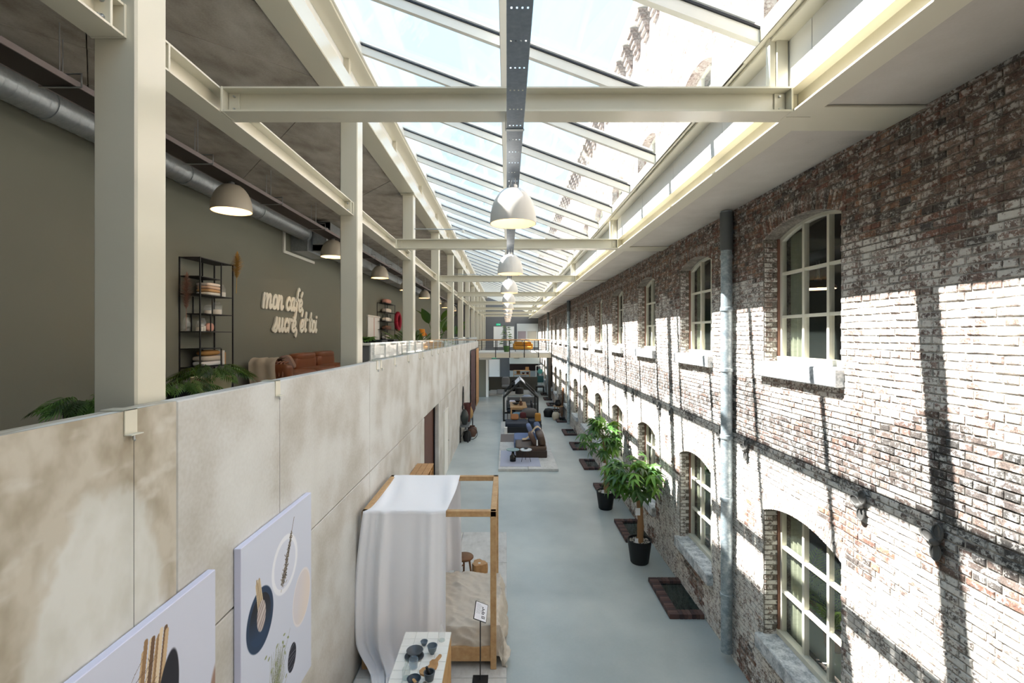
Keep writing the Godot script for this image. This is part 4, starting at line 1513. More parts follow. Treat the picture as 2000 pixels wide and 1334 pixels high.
func console_table() -> void:
	var t := thing("console_table", "narrow dark console table against the concrete wall under a mirror", "table", T(-1.88, 0, 22.7))
	obj("tabletop", mb().span(Vector3(-0.19, 0.67, -1.5), Vector3(0.2, 0.71, 1.5), 0.006), mat("console_grey", rgb(92, 94, 94), 0.5), t)
	for x in [-0.16, 0.17]:
		for z in [-1.42, 1.42]:
			obj("leg", mb().span(Vector3(x - 0.025, 0, z - 0.025), Vector3(x + 0.025, 0.67, z + 0.025), 0.003), M.black_metal, t)
	obj("stretcher", mb().span(Vector3(-0.16, 0.2, -1.42), Vector3(-0.14, 0.23, 1.42), 0.003), M.black_metal, t)
	var g := 0.71
	vase("floor_vase", "large dark green egg-shaped vase on the console", T(-1.9, g, 21.75), [[0.0, 0.0], [0.1, 0.0], [0.17, 0.2], [0.18, 0.38], [0.13, 0.56], [0.07, 0.64], [0.07, 0.68], [0.06, 0.68]], mat("vase_green", rgb(52, 58, 56), 0.35))
	vase("tall_vase", "tall oxblood flared vase on the console behind the green one", T(-1.84, g, 22.5), [[0.0, 0.0], [0.12, 0.0], [0.13, 0.1], [0.15, 0.7], [0.19, 0.86], [0.18, 0.86], [0.14, 0.7]], mat("vase_oxblood", rgb(82, 40, 36), 0.4))
	vase("straw_vase", "straw coloured rounded vase at the far part of the console", T(-1.78, g, 23.4), [[0.0, 0.0], [0.08, 0.0], [0.15, 0.15], [0.14, 0.35], [0.07, 0.5], [0.06, 0.56]], mat("vase_straw", rgb(176, 142, 94), 0.7))
	vase("clay_pot", "brown clay pot on the floor beneath the console", T(-1.62, 0.0, 22.6), [[0.0, 0.0], [0.14, 0.0], [0.24, 0.2], [0.2, 0.4], [0.12, 0.46], [0.13, 0.5]], mat("clay_brown", rgb(96, 70, 58), 0.6))
	vase("black_jar", "black jar standing under the near end of the console", T(-1.78, 0.0, 21.6), [[0.0, 0.0], [0.15, 0.0], [0.2, 0.2], [0.16, 0.4], [0.1, 0.44]], M.black_pot)
	var ring := []
	for k in 25:
		var a := TAU * k / 24.0
		ring.append(Vector3(0.26 * cos(a), 0.27 + 0.26 * sin(a), 0))
	one("metal_hoop", "thin black metal hoop leaning under the console", "hoop", mb().tube(ring, 0.014, 8, false), M.black_metal, T(-1.6, 0, 21.9))
	one("spiky_branch", "thin dry branches rising from the console vases", "branch", mb().tube([Vector3(0, 0, 0), Vector3(0.1, 0.3, -0.2), Vector3(0.35, 0.5, -0.3)], [0.012, 0.008, 0.004], 5).tube([Vector3(0.1, 0.3, -0.2), Vector3(0.12, 0.6, -0.4)], [0.008, 0.003], 5), M.wood_dark, T(-1.78, g + 0.5, 23.4))

# ------------------------------------------------------------------ the cafe on the mezzanine
func rack(label: String, x: float, d0: float, d1: float, top: float, levels: Array) -> Node3D:
	var t := thing("display_rack", label, "shelf rack", Transform3D(), "black metal racks against the cafe wall")
	var xs := [x, x - 0.39]
	for xx in xs:
		for dd in [d0, d1]:
			obj("upright", mb().span(P(xx - 0.012, 3.48, dd - 0.012), P(xx + 0.012, top, dd + 0.012), 0.002), M.black_metal, t)
	for k in levels.size():
		var y: float = levels[k][0]
		var a: float = lerpf(d0, d1, levels[k][1])
		var b: float = lerpf(d0, d1, levels[k][2])
		obj("shelf", mb().span(P(x - 0.39, y - 0.008, a), P(x, y + 0.008, b), 0.002), M.black_metal, t)
		if levels[k].size() > 3:
			var dm := lerpf(d0, d1, levels[k][3])
			obj("divider", mb().span(P(x - 0.01, y, dm - 0.009), P(x + 0.01, y + 0.35, dm + 0.009), 0.002), M.black_metal, t)
			obj("divider", mb().span(P(x - 0.39, y, dm - 0.009), P(x - 0.37, y + 0.35, dm + 0.009), 0.002), M.black_metal, t)
	return t

func jar(label: String, at: Transform3D, r: float, h: float) -> void:
	var t := thing("glass_jar", label, "glass jar", at, "glassware on the cafe rack")
	var ve := obj("vessel", mb().lathe([[0.0, 0.0], [r * 0.9, 0.0], [r, h * 0.1], [r, h * 0.75], [r * 0.6, h * 0.85], [r * 0.65, h]], 16), M.clear_glass, t)
	obj("contents", mb().lathe([[0.0, 0.004], [r * 0.85, 0.004], [r * 0.92, h * 0.1], [r * 0.9, h * 0.4], [0.0, h * 0.4]], 16), mat("jar_sugar", rgb(232, 226, 214), 0.8), ve)

func pampas(label: String, at: Transform3D, h: float, col: Color, group: String, vase_h: float) -> void:
	var t := thing("pampas_grass", label, "dried grass", at, group)
	var r := RandomNumberGenerator.new()
	r.seed = int(h * 1000)
	var pm := mat("pampas_%d" % int(h * 100), col, 0.95)
	if vase_h > 0:
		obj("vase", mb().lathe([[0.0, 0.0], [0.07, 0.0], [0.08, vase_h * 0.6], [0.04, vase_h], [0.045, vase_h + 0.03]], 14), M.clear_glass, t)
	obj("stalk", mb().tube([Vector3(0, 0.02, 0), Vector3(0.02, h * 0.4, 0.02), Vector3(0.05, h * 0.9, 0.06)], 0.006, 5), pm, t)
	var pl := mb()
	for k in 900:
		var a := r.randf()
		var c := Vector3(0.02, h * 0.4, 0.02).lerp(Vector3(0.06, h, 0.07), a)
		var an := r.randf() * TAU
		var wd := 0.15 * sin(PI * clampf(a * 0.9 + 0.08, 0, 1))
		var e := c + Vector3(cos(an) * wd, 0.07 - 0.05 * r.randf(), sin(an) * wd)
		var s := Vector3(-sin(an), 0, cos(an)) * 0.007
		pl.tri(c - s, c + s, e)
	stuff(obj("plume", pl, pm, t))

func cafe() -> void:
	# glass guard behind the parapet
	var gr := thing("glass_guard", "frameless glass guard rail with slim posts behind the parapet", "railing")
	var d := 7.75
	var k := 0
	while d < 34.5:
		var e := d + 0.95
		var blocked := false
		for c in 9:
			if absf((d + e) / 2 - (COL0 + COLS * c)) < 0.0:
				blocked = true
		obj("glass_pane", mb().span(P(-2.196, 4.312, d + 0.02), P(-2.186, 4.6, e - 0.02)), M.rail_glass, gr)
		obj("post", mb().span(P(-2.205, 4.304, d - 0.012), P(-2.18, 4.56, d + 0.012), 0.002), M.bolt_zinc, gr)
		d = e
		k += 1
	# racks
	rack("tall black metal rack with towels and glassware beside the column", -5.84, 9.2, 10.3, 6.22, [[3.62, 0, 1], [4.1, 0, 1, 0.62], [4.46, 0, 0.62], [4.79, 0, 1, 0.3], [5.14, 0.18, 1, 0.35], [5.51, 0.0, 1, 0.62], [5.85, 0, 0.62, 0.62], [6.21, 0, 1]])
	var tw := ["white folded towel at the bottom of the upper stack", "sand folded towel second from the bottom of the upper stack", "peach folded towel third in the upper stack", "cream folded towel on top of the upper stack"]
	var tc := [rgb(226, 222, 212), rgb(196, 158, 112), rgb(224, 192, 166), rgb(234, 222, 208)]
	for q in 4:
		one("folded_towel", tw[q], "towel", mb().pillow(Vector3.ZERO, Vector3(0.3, 0.062, 0.42), 0.4, 20, 8), mat("towel_%d" % q, tc[q], 0.95), T(-6.0, 5.549 + 0.062 * q, 9.72), "towels on the cafe rack")
	for q in 2:
		one("rack_cushion", ["white flat cushion on the low rack shelf", "linen cushion lying on the white one on the low rack shelf"][q], "cushion", mb().pillow(Vector3.ZERO, Vector3(0.32, 0.1, 0.62), 0.5), mat("cush_%d" % q, [rgb(232, 230, 226), rgb(206, 194, 176)][q], 0.95), T(-6.02, 4.16 + 0.1 * q, 9.72), "cushions on the cafe rack")
	one("straw_bundle", "bundle of golden dried grass lying on the rack cushions", "dried grass", mb().pillow(Vector3.ZERO, Vector3(0.24, 0.12, 0.62), 0.8), mat("straw_gold", rgb(176, 132, 76), 0.95), T(-6.0, 4.37, 9.72))
	one("book", "slim white book standing on the low rack shelf", "book", mb().span(Vector3(-0.12, 0, -0.02), Vector3(0.12, 0.3, 0.02), 0.004), M.panel_white, T(-6.0, 4.108, 10.05), "books on the cafe rack")
	one("book", "tan book leaning beside the white book on the rack", "book", mb().span(Vector3(-0.11, 0, -0.016), Vector3(0.11, 0.26, 0.016), 0.004), mat("book_tan", rgb(196, 152, 106), 0.8), T(-6.0, 4.108, 10.12), "books on the cafe rack")
	jar("round glass jar on a white foot at the rack edge beside the towels", T(-6.0, 5.518, 10.17), 0.08, 0.26)
	jar("wide glass jar with white filling on the middle rack shelf", T(-6.0, 5.148, 9.98), 0.11, 0.26)
	jar("small white lidded jar left of the wide jar", T(-5.98, 5.148, 9.66), 0.07, 0.18)
	jar("tall glass jar with pink salt on the lower middle shelf", T(-5.98, 4.798, 9.5), 0.06, 0.26)
	jar("clear glass jug beside the pampas vase on the rack", T(-5.95, 4.798, 9.36), 0.07, 0.2)
	one("pink_bowl_stand", "pink ceramic bowl standing on edge on the rack", "bowl", mb().pillow(Vector3.ZERO, Vector3(0.08, 0.17, 0.24), 0.7), mat("pink_ceramic", rgb(214, 158, 138), 0.5), T(-5.98, 4.885, 9.72))
	pampas("mauve pampas plume in a glass vase at the near side of the rack", T(-6.12, 4.798, 9.22), 1.08, rgb(176, 140, 124), "pampas on the cafe rack", 0.24)
	pampas("golden pampas plume hanging on the far top corner of the rack", T(-5.8, 5.6, 10.36), 0.86, rgb(214, 172, 96), "pampas on the cafe rack", 0.0)
	rack("black metal rack with pillows beyond the second column, near white doors", -5.84, 23.2, 25.2, 6.3, [[3.62, 0, 1], [4.1, 0, 1, 0.6], [4.5, 0, 1, 0.4], [5.0, 0, 1], [5.4, 0, 1, 0.5], [5.85, 0, 1], [6.29, 0, 1]])
	var pc := [rgb(226, 224, 218), rgb(206, 198, 188), rgb(232, 228, 222), rgb(188, 176, 166), rgb(120, 92, 78), rgb(206, 154, 140)]
	var pl := ["white round pillow on the second rack, upper shelf", "grey beige pillow on the second rack, highest loaded shelf", "big white pillow on the second rack, middle shelf", "stone pillow on the second rack, low shelf", "brown blanket stack on the second rack", "pink vase shape on top of the second rack"]
	var py := [5.5, 5.95, 4.62, 4.2, 5.1, 6.42]
	for q in 6:
		one("rack_pillow", pl[q], "cushion", mb().pillow(Vector3.ZERO, Vector3(0.34, 0.22, 1.0), 0.6), mat("rack_pillow_%d" % q, pc[q], 0.95), T(-6.02, py[q], 24.2), "soft goods on the second rack")
	var lf := []
	for q in 25:
		var a := TAU * q / 24.0
		lf.append(Vector3(0, 0.42 * sin(a), 0.42 * cos(a)))
	one("red_wreath", "crimson ring wreath hanging on the second rack", "wreath", mb().tube(lf, 0.1, 10, false), mat("crimson", rgb(164, 32, 56), 0.8), T(-5.7, 5.45, 25.3))
	# white double door in the cafe wall
	var dd := struct("door_3")
	for q in 2:
		obj("leaf", mb().span(P(-6.24, 3.49, 21.6 + 0.98 * q), P(-6.2, 5.55, 22.56 + 0.98 * q), 0.006), M.panel_white, dd)
	obj("frame", mb().span(P(-6.24, 5.55, 21.52), P(-6.18, 5.64, 23.6), 0.004), M.alu_white, dd)
	obj("red_strip", mb().span(P(-6.2, 3.5, 22.555), P(-6.19, 5.55, 22.585)), mat("strip_red", rgb(190, 70, 50), 0.6), dd)
	# sofa
	var t := thing("leather_sofa", "cognac leather sofa with ribbed cushions under the wall lettering", "sofa", T(-5.6, 3.3, 0))
	var lea := mat("leather_cognac", rgb(126, 72, 40), 0.42)
	obj("base", mb().span(P(-0.45, 0.19, 11.6), P(0.45, 0.3, 16.2), 0.05), lea, t)
	for q in 3:
		obj("seat_cushion", mb().pillow(P(0.08, 0.4, 12.4 + 1.55 * q), Vector3(0.85, 0.24, 1.5), 0.35), lea, t)
		var bk := obj("back_cushion", mb().pillow(P(-0.3, 0.62, 12.4 + 1.55 * q), Vector3(0.34, 0.44, 1.46), 0.45), lea, t)
		obj("head_roll", mb().pillow(P(-0.3, 0.82 if q else 0.74, 12.4 + 1.55 * q), Vector3(0.36, 0.2, 1.36), 0.5), lea, bk)
	obj("armrest", mb().pillow(P(0.0, 0.5, 11.5), Vector3(0.95, 0.5, 0.34), 0.4), lea, t)
	for q in 9:
		obj("arm_rib", mb().tube([P(-0.35 + 0.085 * q, 0.45, 11.33), P(-0.35 + 0.085 * q, 0.76, 11.42), P(-0.35 + 0.085 * q, 0.78, 11.62)], 0.03, 6), lea, t)
	var th := mb()
	th.grid(14, 18, func(u: float, v: float) -> Vector3:
		var s := v * 1.5
		var y := 0.86 - maxf(0.0, s - 0.55) * 0.9 + 0.012 * sin(u * 19 + v * 5)
		return P(-0.42 + u * 0.62 + 0.02 * sin(v * 9), y if s > 0.4 else 0.84 + 0.02 * sin(u * 14), 11.95 - minf(s, 0.66) * 1.0 + 0.02 * sin(u * 13)))
	one("sofa_throw", "beige throw blanket over the near arm of the cognac sofa", "blanket", th, mat("throw_beige", rgb(196, 182, 160), 0.95), T(-5.6, 3.32, 0))
	for q in 2:
		one("sofa_pillow", ["mocha scatter pillow nearest the beige throw", "taupe scatter pillow leaning behind the mocha one"][q], "cushion", mb().pillow(Vector3.ZERO, Vector3(0.16, 0.4, 0.46), 0.55), mat("sofa_pillow_%d" % q, [rgb(112, 86, 74), rgb(150, 122, 102)][q], 0.9), Transform3D(Basis(Vector3(0, 0, 1), 0.5), P(-5.55 - 0.12 * q, 4.02, 12.15 + 0.4 * q)), "pillows on the cognac sofa")
	# plants at the near end
	plant("philodendron", "leafy philodendron in a cream pot below the rack", T(-4.95, 3.48, 8.1), "philodendron", 0.95, 4, mat("pot_cream", rgb(206, 196, 160), 0.7), 0.3, 0.55)
	plant("philodendron", "smaller dark philodendron beside the first column", T(-4.9, 3.48, 7.3), "philodendron", 0.72, 9, M.black_pot, 0.2, 0.4)
	plant("philodendron", "dark foliage plant peeping out left of the first column", T(-5.05, 3.48, 5.75), "philodendron", 0.55, 13, M.black_pot, 0.18, 0.4)
	# bars and counters behind the guard rail
	var bc := [["white tiled bar counter just beyond the second column", 9.9, 12.9, 4.56, rgb(232, 230, 222)], ["white bar counter with wood edge beyond the third column", 14.6, 18.0, 4.5, rgb(224, 220, 210)], ["sand coloured counter front farther along the guard rail", 19.6, 23.5, 4.46, rgb(176, 164, 134)], ["white box counter at the far end of the mezzanine", 27.0, 31.0, 4.62, rgb(232, 232, 230)]]
	for c in bc:
		var b := thing("bar_counter", c[0], "counter", Transform3D(), "counters along the mezzanine")
		var bm := mat("bar_%d" % int(c[1]), c[4], 0.55)
		obj("body", mb().span(P(-3.1, 3.48, c[1]), P(-2.72, c[3] - 0.05, c[2]), 0.01), mat("bar_body", rgb(116, 118, 118), 0.7), b)
		obj("worktop", mb().span(P(-3.12, c[3] - 0.05, c[1] - 0.04), P(-2.68, c[3], c[2] + 0.04), 0.006), M.oak if int(c[1]) == 14 else bm, b)
		var q := 0
		var dd2: float = c[1]
		while dd2 < c[2] - 0.3:
			obj("tile", mb().span(P(-2.715, c[3] - 0.24, dd2 + 0.01), P(-2.7, c[3] - 0.052, dd2 + 0.39), 0.003), bm, b)
			obj("kick_tile", mb().span(P(-2.715, 3.75, dd2 + 0.01), P(-2.7, c[3] - 0.25, dd2 + 0.39), 0.003), M.bar_body, b)
			dd2 += 0.4
	one("tray_box", "flat dark tray box on the white tiled bar, nearer one", "tray", mb().box(Vector3(0, 0.03, 0), Vector3(0.3, 0.06, 0.5), 0.005), M.black_metal, T(-2.9, 4.56, 10.9), "dark trays on the bar")
	one("tray_box", "flat dark tray box on the white tiled bar, farther one", "tray", mb().box(Vector3(0, 0.03, 0), Vector3(0.3, 0.06, 0.5), 0.005), M.black_metal, T(-2.9, 4.56, 12.0), "dark trays on the bar")
	plant("herb_pot", "small green herb pot on the tiled bar, nearer one", T(-2.95, 4.56, 10.1), "fern", 0.16, 21, M.black_pot, 0.05, 0.07)
	plant("herb_pot", "small green herb pot on the tiled bar, second one", T(-2.98, 4.56, 10.45), "fern", 0.2, 22, M.black_pot, 0.05, 0.07)
	# larger plants down the mezzanine
	plant("potted_palm", "feathery palm half hidden behind the third column", T(-4.75, 3.48, 22.3), "palm", 1.7, 31, M.black_pot, 0.25, 0.5)
	plant("potted_palm", "green palm between the third and fourth columns", T(-4.0, 3.48, 21.3), "palm", 1.9, 32, M.black_pot, 0.25, 0.5)
	plant("strelitzia", "tall plant with broad upright paddle leaves between far columns", T(-3.75, 3.48, 26.0), "strelitzia", 3.0, 33, M.black_pot, 0.25, 0.45)
	plant("strelitzia", "shorter paddle-leaved plant near the far columns", T(-3.6, 3.48, 32.2), "strelitzia", 2.5, 34, M.black_pot, 0.25, 0.45)
	plant("leafy_plant", "low bushy plant behind the guard rail farther along", T(-3.9, 3.48, 28.6), "fern", 0.5, 35, M.black_pot, 0.2, 0.4)
	# orange lamp and orange flowers on a dark cabinet
	var cb := thing("side_cabinet", "dark cabinet with orange things between the third and fourth columns", "cabinet", T(-4.2, 3.48, 24.2))
	obj("body", mb().span(Vector3(-0.3, 0, -0.6), Vector3(0.3, 0.9, 0.6), 0.01), M.wood_dark, cb)
	for z in [-0.285, 0.285]:
		var cd := obj("door", mb().span(Vector3(0.3, 0.05, z - 0.265), Vector3(0.315, 0.85, z + 0.265), 0.004), M.wood_dark, cb)
		obj("knob", mb().pillow(Vector3(0.325, 0.5, z * 0.2), Vector3(0.03, 0.03, 0.03), 1.0, 8, 6), M.bolt_zinc, cd)
	var tl := thing("table_lamp", "table lamp with a bright orange drum shade on the dark cabinet", "lamp", T(-4.2, 4.38, 23.9))
	obj("shade", mb().lathe([[0.17, 0.3], [0.14, 0.65]], 20), mat("orange_shade", rgb(232, 146, 36), 0.7), tl)
	obj("base", mb().lathe([[0.0, 0.0], [0.09, 0.0], [0.05, 0.12], [0.02, 0.3], [0.0, 0.3]], 16), M.black_metal, tl)
	var fl := thing("flower_jar", "white jar of orange dried flowers beside the orange lamp", "flowers", T(-4.2, 4.38, 24.6))
	obj("jar", mb().lathe([[0.0, 0.0], [0.1, 0.0], [0.11, 0.2], [0.07, 0.26]], 16), M.panel_white, fl)
	for q in 7:
		obj("bloom", mb().pillow(Vector3(0.09 * cos(q * 0.9), 0.36 + 0.06 * (q % 3), 0.09 * sin(q * 0.9)), Vector3(0.12, 0.12, 0.12), 0.9, 8, 6), mat("bloom_orange", rgb(204, 110, 54), 0.9), fl)


# ------------------------------------------------------------------ the canopy bed corner
func bed_corner() -> void:
	# pale boards under the bed
	var pf := thing("display_platform", "low platform of pale weathered boards under the canopy bed", "platform")
	var rows := [5.2, 6.6, 8.0, 9.95, 11.5]
	for k in 4:
		for c in 2:
			var x0 := -2.07 + 1.035 * c
			obj("board", mb().span(P(x0 + 0.004, 0, rows[k] + 0.005), P(x0 + 1.03, 0.045, rows[k + 1] - 0.005), 0.006), M.deck_slab, pf)
	var g := 0.045
	# bed
	var t := thing("canopy_bed", "oak four-poster bed frame with a square canopy beside the concrete wall", "bed", Transform3D())
	var pw := 0.042
	var xl := -1.99
	var xr := -0.19
	var df := 6.8
	var db := 8.47
	var ty := 2.26
	for x in [xl, xr]:
		for d in [df, db]:
			obj("post", mb().span(P(x - pw, g, d - pw), P(x + pw, ty, d + pw), 0.006), M.oak, t)
	for d in [df, db]:
		obj("canopy_rail", mb().span(P(xl - pw, ty - 0.08, d - pw), P(xr + pw, ty, d + pw), 0.005), M.oak, t)
		obj("bed_rail", mb().span(P(xl, g + 0.1, d - 0.02), P(xr, g + 0.3, d + 0.02), 0.005), M.oak, t)
	for x in [xl, xr]:
		obj("canopy_rail", mb().span(P(x - pw, ty - 0.08, df), P(x + pw, ty, db), 0.005), M.oak, t)
		obj("bed_rail", mb().span(P(x - 0.02, g + 0.1, df), P(x + 0.02, g + 0.3, db), 0.005), M.oak, t)
	obj("mattress", mb().pillow(P((xl + xr) / 2, g + 0.35, (df + db) / 2), Vector3(1.66, 0.2, 1.5), 0.2, 32, 12), M.white_fabric, t)
	# duvet
	var fn := FastNoiseLite.new()
	fn.seed = 12
	fn.frequency = 1.0
	fn.fractal_type = FastNoiseLite.FRACTAL_RIDGED
	fn.fractal_octaves = 3
	var fn2 := FastNoiseLite.new()
	fn2.seed = 14
	fn2.frequency = 2.2
	var cl := mb()
	cl.grid(90, 100, func(u: float, v: float) -> Vector3:
		var sx := -1.85 + u * 2.25
		var sd := df - 0.42 + v * 2.18
		var x := sx
		var y := g + 0.52
		var d := sd
		var edge := -0.17
		if sx > edge:
			var o := sx - edge
			y -= maxf(0.0, o - 0.06)
			x = edge + 0.06 * (1.0 - exp(-o * 8)) + 0.12 * o + 0.03 * sin(sd * 11.0) * o * 2.5
		if sd < df + 0.08:
			var o2 := df + 0.08 - sd
			y -= maxf(0.0, o2 - 0.04) * 0.85
			d = df + 0.08 - 0.05 * (1.0 - exp(-o2 * 9)) + 0.02 * sin(sx * 17.0) * o2 * 2
		elif sd > db - 0.06:
			var o3 := sd - db + 0.06
			y -= o3 * 0.8
			d = db - 0.06 + 0.3 * o3
		var wr := pow(clampf(fn.get_noise_2d(sx * 1.3 + 0.5 * sd, sd * 1.0) * 0.5 + 0.5, 0, 1), 2.0)
		var bump := 0.075 * wr + 0.02 * fn2.get_noise_2d(sx * 2.2, sd * 3.0)
		if sd < df + 0.08:
			d -= bump * 0.7
		if sx > edge:
			x += bump * 0.8
		y = maxf(y + bump, g + 0.012)
		return P(x, y, d))
	one("duvet", "rumpled beige linen duvet spilling over the side of the bed", "duvet", cl, mat("duvet_beige", rgb(204, 194, 180), 0.95), Transform3D())
	one("bed_pillow", "pale pillow under the white drape at the head of the bed", "pillow", mb().pillow(Vector3.ZERO, Vector3(0.5, 0.18, 0.8), 0.5), M.white_fabric, T(-1.65, g + 0.62, 7.7))
	# sheer drape: hangs behind, lies over the canopy rails, falls to the floor in front
	var sh := mat("sheer_white", rgb(247, 247, 251), 0.95)
	sh.backlight_enabled = true
	sh.backlight = Color(0.4, 0.4, 0.42)
	var dr := mb()
	dr.grid(110, 120, func(u: float, v: float) -> Vector3:
		# v 0..0.22 back fall, 0.22..0.5 top, 0.5..1 front fall
		var fold := 2.2 * pow(0.5 + 0.5 * sin(u * 19.0 + 2.4 * sin(u * 5.0) + v * 0.8), 3.0) - 0.8 + 0.5 * sin(u * 41.0 + 3.0 * sin(u * 7.0) + v * 2.0) * (1.2 - u)
		var x := lerpf(-1.97, -0.82, u)
		if v < 0.22:
			var a := 1.0 - v / 0.22
			return P(x + 0.03 * a, ty + 0.012 - a * 1.72, db + pw + 0.012 + 0.035 * fold * a)
		if v < 0.5:
			var b := (v - 0.22) / 0.28
			var sag := 0.06 * sin(PI * b) + 0.022 * sin(u * 15.0 - b * 4.0 + 2.0 * sin(u * 6.0)) * sin(PI * b)
			var skew := 0.06 * sin(PI * b * 0.5) * (1.0 - u)
			return P(x - 0.02 * b + skew * 0.5, ty + 0.012 - sag, lerpf(db + pw, df - pw, b))
		var c := (v - 0.5) / 0.5
		var drop := c * 2.42
		var y := ty + 0.012 - drop
		var open := lerpf(x - 0.03, -1.75 + (u * 1.0) * 0.92, smoothstep(0.72, 1.0, c) * (1.0 - u * 0.7))
		open -= 0.1 * sin(PI * clampf(c, 0, 1)) * (1.0 - u) * (1.0 - u)
		var dd := df - pw - 0.02 - 0.11 * (0.6 + 0.5 * fold) * (0.25 + 0.9 * c)
		if y < g + 0.02:
			var ov := g + 0.02 - y
			dd -= ov * 0.8 + 0.05
			y = g + 0.015 + 0.05 * absf(fold) + 0.03 * sin(u * 31)
		dd -= 0.14 * smoothstep(0.85, 1.0, c)
		return P(open, y, dd))
	one("bed_drape", "white sheer drape thrown over the bed canopy and pooling on the floor", "drape", dr, sh, Transform3D())
	# stool and stump behind the bed
	var st := thing("round_stool", "round brown wooden stool behind the canopy bed", "stool", T(-0.82, g, 9.27))
	obj("seat", mb().lathe([[0.0, 0.4], [0.165, 0.4], [0.18, 0.415], [0.18, 0.435], [0.165, 0.45], [0.0, 0.45]], 28), M.wood_dark, st)
	for k in 3:
		var a := TAU * k / 3.0 + 0.4
		obj("leg", mb().tube([Vector3(cos(a) * 0.17, 0, sin(a) * 0.17), Vector3(cos(a) * 0.11, 0.41, sin(a) * 0.11)], [0.016, 0.02], 8), M.wood_dark, st)
	obj("stretcher", mb().tube([Vector3(cos(0.4) * 0.145, 0.17, sin(0.4) * 0.145), Vector3(cos(0.4 + TAU / 3) * 0.145, 0.17, sin(0.4 + TAU / 3) * 0.145)], 0.012, 6), M.wood_dark, st)
	obj("stretcher", mb().tube([Vector3(cos(0.4 + TAU / 3) * 0.145, 0.22, sin(0.4 + TAU / 3) * 0.145), Vector3(cos(0.4 + 2 * TAU / 3) * 0.145, 0.22, sin(0.4 + 2 * TAU / 3) * 0.145)], 0.012, 6), M.wood_dark, st)
	var lg := mb()
	lg.grid(24, 6, func(u: float, v: float) -> Vector3:
		var a := -u * TAU
		var rr := (0.14 + 0.022 * sin(a * 3 + 1) + 0.012 * sin(a * 7)) * (0.82 + 0.18 * sin(v * 2.2))
		return Vector3(cos(a) * rr, v * 0.3, sin(a) * rr), true)
	lg.grid(24, 3, func(u: float, v: float) -> Vector3:
		var a := -u * TAU
		var rr := (0.14 + 0.022 * sin(a * 3 + 1) + 0.012 * sin(a * 7)) * (0.82 + 0.18 * sin(2.2)) * (1.0 - v)
		return Vector3(cos(a) * rr, 0.3 + 0.006 * v, sin(a) * rr), true)
	var sp := thing("log_stump", "rough honey-coloured wood stump beside the round stool", "stump", T(-0.53, g, 9.31))
	obj("trunk", lg, M.wood_warm, sp)
	obj("tag", mb().span(Vector3(-0.02, 0.307, 0.02), Vector3(0.025, 0.31, 0.06)), M.panel_white, sp)
	# sign stand
	var sn := thing("sign_stand", "slim black floor stand with a tilted white price card", "sign stand", T(-0.36, g, 6.55))
	obj("base", mb().span(Vector3(-0.105, 0, -0.09), Vector3(0.105, 0.012, 0.09), 0.003), M.black_metal, sn)
	obj("pole", mb().tube([Vector3(0, 0.012, 0), Vector3(0, 0.84, 0)], 0.008, 8), M.black_metal, sn)
	var im := Image.create(120, 150, false, Image.FORMAT_RGB8)
	im.fill(rgb(240, 240, 246))
	for k in 9:
		im.fill_rect(Rect2i(10, 14 + k * 10, 40 + (k * 17) % 22, 2), rgb(120, 120, 128))
	for k in 5:
		im.fill_rect(Rect2i(66, 30 + k * 14, 14 + (k * 13) % 20, 8), rgb(50, 50, 56))
	im.fill_rect(Rect2i(70, 108, 34, 22), rgb(40, 40, 46))
	im.fill_rect(Rect2i(76, 112, 8, 14), rgb(240, 240, 246))
	im.fill_rect(Rect2i(90, 112, 8, 14), rgb(240, 240, 246))
	var cm := mat("price_card", Color.WHITE, 0.4)
	cm.albedo_texture = ImageTexture.create_from_image(im)
	var cd := mb().at(Transform3D(Basis(Vector3.UP, 0.35) * Basis(Vector3(0, 0, 1), -0.5) * Basis(Vector3.RIGHT, -0.75), Vector3(0.01, 0.93, 0)))
	cd.box(Vector3(0, 0, -0.006), Vector3(0.2, 0.23, 0.01), 0.002)
	var cf := obj("card_frame", cd, M.frame_black, sn)
	var cq := mb().at(cd.xf)
	cq.quad(Vector3(-0.092, -0.107, 0.001), Vector3(0.092, -0.107, 0.001), Vector3(0.092, 0.107, 0.001), Vector3(-0.092, 0.107, 0.001))
	obj("card", cq, cm, cf)
	tiled_table()
	# open wooden cabinet by the wall
	var wc := thing("plank_cabinet", "tall honey wood plank cabinet against the concrete wall behind the bed", "cabinet", T(-1.88, 0, 10.7))
	obj("side_panel", mb().span(Vector3(-0.19, 0, -0.5), Vector3(0.18, 1.72, -0.47), 0.004), M.wood_warm, wc)
	obj("side_panel", mb().span(Vector3(-0.19, 0, 0.47), Vector3(0.18, 1.72, 0.5), 0.004), M.wood_warm, wc)
	for k in 3:
		obj("top_plank", mb().span(Vector3(-0.2 + 0.13 * k, 1.72, -0.52), Vector3(-0.078 + 0.13 * k, 1.75, 0.52), 0.004), M.wood_warm, wc)
	for k in 3:
		obj("shelf", mb().span(Vector3(-0.19, 0.3 + 0.45 * k, -0.47), Vector3(0.17, 0.33 + 0.45 * k, 0.47), 0.003), M.wood_warm, wc)
	obj("brace", mb().tube([Vector3(0.17, 1.3, 0.46), Vector3(0.17, 1.68, -0.2)], 0.018, 6), M.wood_warm, wc)

